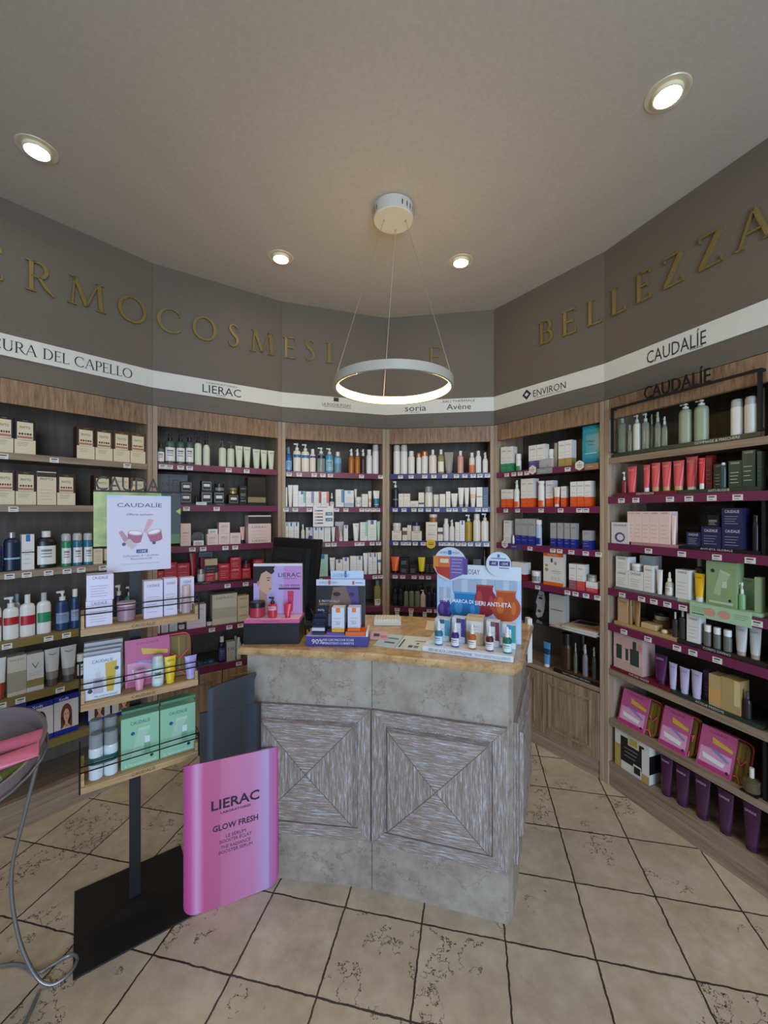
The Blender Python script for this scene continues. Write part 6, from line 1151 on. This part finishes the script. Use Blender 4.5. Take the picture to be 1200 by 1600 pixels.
m.text('LIERAC', cw0+Wd*.74, fz+Hd*.74, .018, y-.0012, '2b2333', Wd*.46); m.text('LABORATOIRES', cw0+Wd*.74, fz+Hd*.70, .004, y-.0012, '2b2333', Wd*.3); m.text('GLOW FRESH', cw0+Wd*.74, fz+Hd*.55, .0095, y-.0012, '2b2333', Wd*.42); m.rect(cw0+Wd*.52, cw0+Wd*.96, fz+Hd*.49, fz+Hd*.525, y-.0012, '3a3038')
m.poly([(cw0+Wd*.70, fz+Hd*.46), (cw0+Wd*.83, fz+Hd*.46), (cw0+Wd*.81, fz+Hd*.06), (cw0+Wd*.72, fz+Hd*.06)], y-.0012, 'c8305a')
m.build('printed_back_card', d)
K15, K16 = (370, 820, 4.8), (560, 820, 4.2857)
put(D1, ZB+.1048, K15, [('jar', 95, 214, 575, 'crimson glass cream jar with black lid', 'b03048/17171a', dict(hc=.36)), ('pump', 235, 302, 540, 'red serum bottle with black pump', 'c8283a/17171a/d9a0a5', dict(hb=.66, l0=.55, l1=.85)), ('tube', 352, 412, 590, 'small red tube', 'd0304a/c8283a', {})], 'on the pink counter display', .015)
# dark spot treatment display with two cards
D2 = Fr((-.322, 1.692), (-.066, 1.682)); W2 = D2.w
d = tag(empty('counter_display', (D2.o[0], D2.o[1], ZB), D2.a), 'purple based counter display with dark printed back card', 'display stand', 'cardboard counter displays')
m = MB().box(0, W2, 0, .11, 0, .040, '3f3a8c').box(0, W2, .0, .11, .0402, .0406, 'b9b5d5'); m.text('90%', W2*.19, .009, .020, -.0006, 'W', .05); m.text('DEI CASI MACCHIE SCURE', W2*.53, .022, .009, -.0006, 'W', .125); m.text('PERSISTENTI CORRETTE', W2*.53, .008, .009, -.0006, 'W', .125)
m.build('purple_base', d)
MB().box(.02, .075, .02, .09, .041, .052, '2a2a4a').box(.085, .155, .015, .09, .041, .052, '6a4a9a').box(.162, .245, .012, .09, .041, .056, 'd9662a').box(.248, .2555, .0, .10, .041, .06, 'dfe0e6').build('steps', d)
m = MB(); c0, c1 = .022, .236; m.box(c0, c1, .100, .105, .041, .258, 'c9d3e6'); y = .0994; Wd = c1-c0
m.rect(c0, c1, .041, .232, y, '1c1822'); m.poly([(c0+Wd*.25, .12), (c0+Wd*.4, .08), (c0+Wd*.62, .07), (c0+Wd*.72, .16), (c0+Wd*.6, .23), (c0+Wd*.35, .225)], y-.0004, '7a5a50'); m.poly([(c0+Wd*.62, .07), (c0+Wd*.9, .1), (c0+Wd*.85, .23), (c0+Wd*.6, .23), (c0+Wd*.72, .16)], y-.0004, '4a3a78')
m.disc(c0+Wd*.42, .195, Wd*.08, .009, y-.0008, '1a1210', 14).disc(c0+Wd*.73, .195, Wd*.06, .009, y-.0008, '241c44', 14).disc(c0+Wd*.5, .125, Wd*.09, .01, y-.0008, '6a3a3c', 14)
m.text('IL PROTOCOLLO', c0+Wd*.27, .160, .0095, y-.0012, 'd9d6e0', Wd*.42); m.text('DERMATOLOGICO', c0+Wd*.27, .147, .0095, y-.0012, 'c9a060', Wd*.42); m.rect(c0+Wd*.14, c0+Wd*.22, .06, .115, y-.0012, 'c9ccd9').rect(c0+Wd*.25, c0+Wd*.31, .055, .11, y-.0012, '8a86a0'); m.text('90%', c0+Wd*.1, .12, .010, y-.0012, 'b9c5e6', Wd*.14)
m.text('LA ROCHE-POSAY', c0+Wd*.24, .240, .010, y-.0006, '5a6478', Wd*.38); m.rect(c0+Wd*.25, c0+Wd*.29, .236, .256, y-.0010, 'c0602a'); m.rect(c0+Wd*.74, c0+Wd*.78, .237, .252, y-.0006, 'b0503a').rect(c0+Wd*.8, c0+Wd*.95, .243, .246, y-.0006, '6a7080')
m.build('printed_back_card', d)
put(D2, ZB+.0525, K15, [('box', 712, 806, 622, 'white sun cream carton with yellow base', 'cfd5e3/dfa030', dict(f=.16, d=.05, v=.018, mark='E2782a', txt='50+', tz=.3, th=.011, tw=.02, ink='b0702a')), ], 'on the purple based display', .018)
put(D2, ZB+.0565, K15, [('box', 832, 926, 620, 'white sun cream carton with orange base', 'cfd0e3/d9662a', dict(f=.16, d=.05, v=.018, mark='E2782a', txt='50+', tz=.3, th=.011, tw=.02, ink='b0502a'))], 'on the purple based display', .018)
put(D2, ZB+.0525, K15, [('box', 565, 660, 752, 'dark navy carton with white bottles print', '22223f', dict(v=.022, d=.02, band=(.1, .6, 'c9c5d0'), ln=0)), ('box', 575, 668, 705, 'dark navy carton, second in its row', '22223f', dict(v=.044, d=.02)), ('box', 583, 672, 668, 'dark navy carton, third in its row', '22223f', dict(v=.066, d=.02))], 'on the purple based display', .022)
def a_blue(m, w, h, y):
    m.rect(-w/2, w/2, h*.86, h, y, 'c3d3ea'); m.text('LA ROCHE-POSAY', -w*.18, h*.91, h*.05, y-.0004, '4a5a78', w*.5); m.text('NOVITÀ', -w*.24, h*.76, h*.06, y-.0004, '1f2f4f', w*.4); m.rect(-w*.08, -w*.02, h*.9, h, y-.0007, 'BL'); m.poly([(w*.25, 0), (w*.5, 0), (w*.5, h*.3), (w*.35, h*.34), (w*.22, h*.2)], y-.0004, '3f78c0')
card(D2, (0, 0, 1), 517, 584.5, 892, 981, .125, .005, a_blue, 'printed_card', 'light blue printed card behind the purple based display', 'sign', '9fc0e6', ZB)
# serum display
D4 = Fr((.153, 1.628), (.474, 1.502)); W4 = D4.w
d = tag(empty('counter_display', (D4.o[0], D4.o[1], ZB), D4.a), 'large white serum display with giant printed bottles', 'display stand', 'cardboard counter displays')
m = MB().box(0, W4, 0, .225, 0, .022, 'd9dfe8'); m.text('SIERI AD ALTA CONCENTRAZIONE.', W4*.32, .006, .0105, -.0006, '3a4a66', W4*.50); m.text('TESTATI DERMATOLOGICAMENTE', W4*.78, .006, .0105, -.0006, '7a8aa5', W4*.38)
for k, c in enumerate(('a9d5e6', 'c9b9df', 'e6c9b5', 'e0b9bd', 'a9dccf')): m.mesh([(W4*(.06+.19*k), .03, .0224), (W4*(.18+.19*k), .03, .0224), (W4*(.18+.19*k), .05, .0224), (W4*(.06+.19*k), .05, .0224)], [(0, 1, 2, 3)], c)
m.build('white_tray', d)
b0 = D4.px(683, 950, .226)[0]; b1 = D4.px(814.5, 950, .226)[0]; Wd = b1-b0; zt4 = .322
m = MB().box(b0, b1, .226, .234, .0, zt4, 'b3cbe8'); y = .2254
X = lambda f: b0+Wd*f
m.rect(b0, b1, zt4-.058, zt4, y, 'd3dbe6'); m.text('LA ROCHE-POSAY', X(.30), zt4-.040, .022, y-.0004, '3a3f4a', Wd*.45)
def bot(cx, w, zb, zs, zc, zt, gc, gd, y):     # printed bottle: glass body, shoulder, pale cap
    m.rect(X(cx-w*.33), X(cx+w*.33), zb, zc, y-.0003, gc); m.disc(X(cx), zb+(zs-zb)*.45, Wd*w*.5, (zs-zb)*.62, y-.0004, gc, 32); m.rect(X(cx-w*.36), X(cx+w*.36), zc-.008, zc, y-.0005, gd)
    m.disc(X(cx-w*.2), zb+(zs-zb)*.55, Wd*w*.13, (zs-zb)*.38, y-.0006, gd, 24); m.disc(X(cx+w*.26), zb+(zs-zb)*.45, Wd*w*.08, (zs-zb)*.3, y-.0006, gd, 24); m.rect(X(cx-w*.38), X(cx+w*.38), zc, zt, y-.0006, '9fb0c6'); m.rect(X(cx-w*.1), X(cx+w*.1), zc, zt, y-.0008, 'b9c6d6')
bot(.10, .19, .09, .15, .160, .218, '4a3080', '6a50a0', y); bot(.58, .30, .12, .222, .240, .264, '8f1f2a', 'b03a40', y-.001); bot(.83, .33, .105, .20, .222, .263, 'b04a18', 'cc6a28', y-.002); bot(.345, .37, .095, .168, .204, .258, '1f78b5', '4a9ad0', y-.003)
m.rect(X(.02), X(.99), .022, .092, y-.0002, 'b9cfe8'); m.rect(X(.55), X(.7), .022, .10, y-.0045, 'cfdbe9')
m.text('N°1 MARCA DI', X(.27), .156, .0155, y-.006, 'f0f2f5', Wd*.36, bold=.015); m.text('SIERI ANTI-ETÀ', X(.68), .152, .0175, y-.006, 'f0f2f5', Wd*.42, bold=.015)
m.build('printed_back_card', d)
def disc_at(px_, py_, rpx, v, th):
    u, z = D4.px(px_, py_, v); Y = D4.W(u, v)[1]; return u, z-ZB, rpx/F*Y
u, z, r_ = disc_at(703, 881, 26, .205, .003)
cir = lambda r, n=36: [(r*math.cos(2*PI*k/n), r*math.sin(2*PI*k/n)) for k in range(n)]
m = MB().prism([(u+x, z+q) for x, q in cir(r_)], .205, .208, M('c9d3e3')); y = .2044
m.poly([(u, z-r_*.97), (u, z+r_*.45), (u-r_*.88, z+r_*.45), (u-r_*.97, z), (u-r_*.75, z-r_*.62)], y, 'd0703a').poly([(u, z-r_*.97), (u+r_*.75, z-r_*.62), (u+r_*.97, z), (u+r_*.88, z+r_*.45), (u, z+r_*.45)], y, '6f5f9f')
m.poly([(u-r_*.8, z-r_*.55), (u, z-r_*.9), (u, z-r_*.2), (u-r_*.9, z-r_*.2)], y-.0003, 'b03a30').rect(u-r_*.6, u-r_*.08, z+r_*.05, z+r_*.3, y-.0005, 'e0c9b0'); lines_front(m, u+r_*.1, u+r_*.75, z-r_*.6, z+r_*.38, y-.0004, 5, 'd0cbe0'); m.text('LA ROCHE-POSAY', u, z+r_*.6, r_*.14, y-.0003, '3f5070', r_*1.2); m.rect(u-r_*.1, u+r_*.1, z+r_*.55, z+r_*.82, y-.0006, 'BL')
m.box(u-r_*1.02, u-r_*.72, .2042, .2046, z-r_*.3, z+r_*.45, 'd08a3a').box(u+r_*.78, u+r_*1.06, .2042, .2046, z-r_*.6, z+r_*.35, '5a4a90')
m.build('round_offer_sign', d)
u, z, r_ = disc_at(779, 881.5, 19, .205, .003)
m = MB().prism([(u+x, z+q) for x, q in cir(r_)], .205, .208, M('ccd6e4'))
m.rect(u-r_*.75, u-r_*.05, z-r_*.15, z+r_*.25, y, '2f3570').rect(u+r_*.05, u+r_*.9, z-r_*.15, z+r_*.25, y, '2f3570'); m.text('-8€', u-r_*.4, z-r_*.05, r_*.2, y-.0004, 'W', r_*.45).text('-20€', u+r_*.47, z-r_*.05, r_*.2, y-.0004, 'W', r_*.6); m.rect(u-r_*.6, u+r_*.6, z+r_*.42, z+r_*.5, y, '6a7a95').rect(u-r_*.1, u+r_*.1, z+r_*.55, z+r_*.8, y, 'BL').rect(u+r_*.05, u+r_*.8, z-r_*.35, z-r_*.28, y, '5a6070')
m.build('round_price_sign', d)
dz = ZB+.0222
put(D4, dz, K16, [('box', 512, 608, 632, 'white serum carton with blue tube print', 'cfdce6', dict(v=.085, d=.05, stripe='4f9ab5', mark='4a5a70')), ('box', 627, 714, 625, 'white serum carton with purple tube print', 'd0d3e0', dict(v=.085, d=.045, stripe='4a3a86', mark='4a4a50')), ('box', 722, 836, 618, 'tan serum carton with pale label', 'c9ab80', dict(v=.085, d=.05, txt='LIERAC', tz=.62, th=.009, band=(.45, .85, 'd5d3d0'))), ('box', 857, 943, 648, 'white serum carton with dark red tube print', 'd5d6dc', dict(v=.085, d=.04, stripe='7a2a3a', mark='5a5a50')), ('box', 964, 1052, 668, 'white serum carton with teal tube print', 'd3e0e6', dict(v=.085, d=.04, stripe='2f9a94', mark='3f86c0'))], 'on the serum display', .085)
put(D4, dz, K16, [('drop', 511, 566, 642, 'blue serum dropper bottle', '1f6f8f/W/c3dbe6'), ('drop', 622, 675, 654, 'purple serum dropper bottle', '3a2370/W/d9dce6'), ('drop', 735, 789, 664, 'amber orange serum dropper bottle', 'b0561c/W/e3dcd5'), ('drop', 852, 906, 677, 'dark red serum dropper bottle', '5a1520/W/dfd9dc'), ('drop', 967, 1027, 682, 'teal green serum dropper bottle', '1a6a60/W/c9e6e3')], 'on the serum display', .025)
# papers, keyboard, monitor, pot
def TB(x, y, z=ZB): Y = (EYE-z)*F/(y-800); return ((x-600)/F*Y, Y)
def sheet(px_pts, name, label, c, t=.0006, extra=None, cat='paper', group='papers lying on the counter', lift=0.):
    pts = [TB(*p, ZB+lift) for p in px_pts]; cx, cy = sum(p[0] for p in pts)/len(pts), sum(p[1] for p in pts)/len(pts); q = [(p[0]-cx, p[1]-cy) for p in pts]
    m = MB().slab(q, 0, t, c)
    for i, (fx0, fx1, fy0, fy1, cc) in enumerate(extra or []):
        def bl(a, b): return tuple((q[0][k]*(1-a)+q[1][k]*a)*(1-b)+(q[3][k]*(1-a)+q[2][k]*a)*b for k in (0, 1))+(t+.0003+.00005*i,)
        m.face([bl(fx0, fy0), bl(fx1, fy0), bl(fx1, fy1), bl(fx0, fy1)], cc)
    return tag(m.build(name, None, (cx, cy, ZB+lift)), label, cat, group)
k16 = lambda x, y: (560+x/4.2857, 820+y/4.2857)
sheet([k16(95, 808), k16(238, 828), k16(304, 742), k16(185, 728)], 'paper_sheet', 'pale blue printed sheet right of the purple based display', 'b9d3de', extra=[(.1, .9, .62, .72, '6a8a9a'), (.35, .85, .3, .4, '4a6a80')])
sheet([k16(242, 828), k16(432, 846), k16(500, 756), k16(310, 742)], 'paper_sheet', 'white printed sheet left of the serum display', 'd3dbde', extra=[(.08, .14, .1, .7, '4a4a50'), (.4, .55, .15, .3, '4a4a50'), (.6, .75, .15, .3, '77777d'), (.5, .9, .6, .66, '8a8a90'), (.62, .7, .4, .5, '5a5a60')])
sheet([k16(78, 768), k16(205, 772), k16(192, 716), k16(92, 712)], 'leaflet', 'pink leaflet lying on the pale blue sheet', 'd9b3c3', .0008, [(.15, .5, .35, .7, '4a3a48'), (.55, .9, .2, .5, 'c98aa8')], lift=.0012)
sheet([k16(447, 706), k16(505, 712), k16(512, 648), k16(462, 643)], 'note_card', 'small blank cream note behind the serum display', 'ddd6c6', .002)
kx0, ky0 = TB(583.5, 978); kx1 = TB(627, 978)[0]
kb = tag(empty('keyboard', ((kx0+kx1)/2, ky0, ZB), -.03), 'white keyboard near the back edge of the counter', 'keyboard'); kw = kx1-kx0
MB().box(-kw/2, kw/2, 0, .10, 0, .022, 'd6d3ca').build('keyboard_case', kb, bevel=.003)
m = MB()
for a in range(9):
    for b in range(4): x = -kw/2+.006+(kw-.012)*a/9; m.box(x, x+kw/9-.003, .008+b*.022, .026+b*.022, .0222, .030, 'dedbd2')
m.build('keys', kb)
mo = tag(empty('monitor', (-.435, 2.0, ZB), math.radians(-36)), 'black till monitor seen from behind on the counter', 'monitor')
MB().box(-.10, .10, -.07, .09, 0, .014, M('141416', .3)).build('monitor_base', mo, bevel=.004); MB().box(-.03, .03, .0, .03, .0142, .22, M('141416', .3)).build('monitor_neck', mo)
def tilt(mb, a=.14):
    mb.v = [(x, y+(z-.2)*a, z) for x, y, z in mb.v]; return mb
tilt(MB().box(-.165, .165, -.03, -.002, .055, .425, M('101012', .25))).build('screen_housing', mo, bevel=.006)
m = MB(); m.box(-.12, .12, -.058, -.0302, .10, .38, M('1a1a1c', .4)).box(-.09, .09, -.068, -.0582, .20, .355, M('232326', .35))
for k in range(6): m.box(-.07, .07, -.0695, -.0682, .22+k*.02, .228+k*.02, M('0a0a0b', .6))
tilt(m).build('rear_cover', mo, bevel=.004)
for k, pts in enumerate(([(-.352, 1.835, ZB+.004), (-.350, 1.822, ZB+.05), (-.356, 1.832, ZB+.10), (-.362, 1.845, ZB+.13)], [(-.318, 1.845, ZB+.004), (-.336, 1.832, ZB+.03), (-.318, 1.845, ZB+.08), (-.332, 1.852, ZB+.115)])):
    c = (pts[0][0], pts[0][1], 0); tag(MB().tube(smooth([(p[0]-c[0], p[1]-c[1], p[2]) for p in pts], 8), .004, M('121214', .4), 8).build('monitor_cable', None, c), '%s black looped cable hanging below the monitor' % ('left', 'right')[k], 'cable', 'black cables below the monitor')
pt_ = tag(empty('small_pot', (.592, 1.885, ZB)), 'small cream pot at the right end of the counter', 'pot')
MB().lathe([(.020, 0), (.026, .006), (.03, .03), (.026, .055), (.022, .06), (.030, .085), (.026, .086), (.018, .06)], M('c9b48a', .45), 24, caps=False).build('pot_body', pt_)
MB().box(.706, .728, 2.012, 2.05, .76, .975, 'd3d0c8').box(.70, .7065, 2.02, 2.045, .80, .88, 'd3d0c8').build('white_end_flap', cnt)

# ------------------------------------------------------------------ words for the goods
NUM = ['', 'first', 'second', 'third', 'fourth', 'fifth', 'sixth', 'seventh', 'eighth', 'ninth', 'tenth']
CNT = ['', 'one', 'two', 'three', 'four', 'five', 'six', 'seven', 'eight', 'nine', 'ten']
by = {}
for it in ITEMS: by.setdefault(it['k'], []).append(it)
for k, g in by.items():
    g.sort(key=lambda a: a['s'])
    for n, it in enumerate(g):
        o = it['o']
        if len(g) == 1: o['label'] = '%s, %s' % (it['p'], it['w'])
        else:
            o['label'] = '%s, %s from left, %s' % (it['p'], 'first' if n == 0 else NUM[n+1], it['w'])
            o['group'] = it['p']+' row, '+it['w']
        if not 4 <= len(o['label'].split()) <= 16: print('LABEL LENGTH', len(o['label'].split()), o['label'])
grp = {}
for it in ITEMS:
    if 'group' not in it['o']: grp.setdefault((it['w'], it['kind']), []).append(it)
PLK = dict(box='cartons', tube='tubes', bottle='bottles', pump='pump bottles', spray='spray bottles', can='cans', drop='dropper bottles', jar='jars')
for (w_, k), g in grp.items():
    if len(g) > 1:
        for it in g: it['o']['group'] = '%s on the %s' % (PLK.get(k, 'things'), w_)
for o in bpy.data.objects:      # name the bays by where they are counted from
    l = o.get('label')
    if l and o.parent is None and len(l.split()) <= 14:
        for b in ('second bay', 'third bay', 'fourth bay', 'fifth bay'):
            if l.endswith(b): o['label'] = l+' from left'
    if o.get('group'): o['group'] = o['group'].replace('on the on the', 'on the')
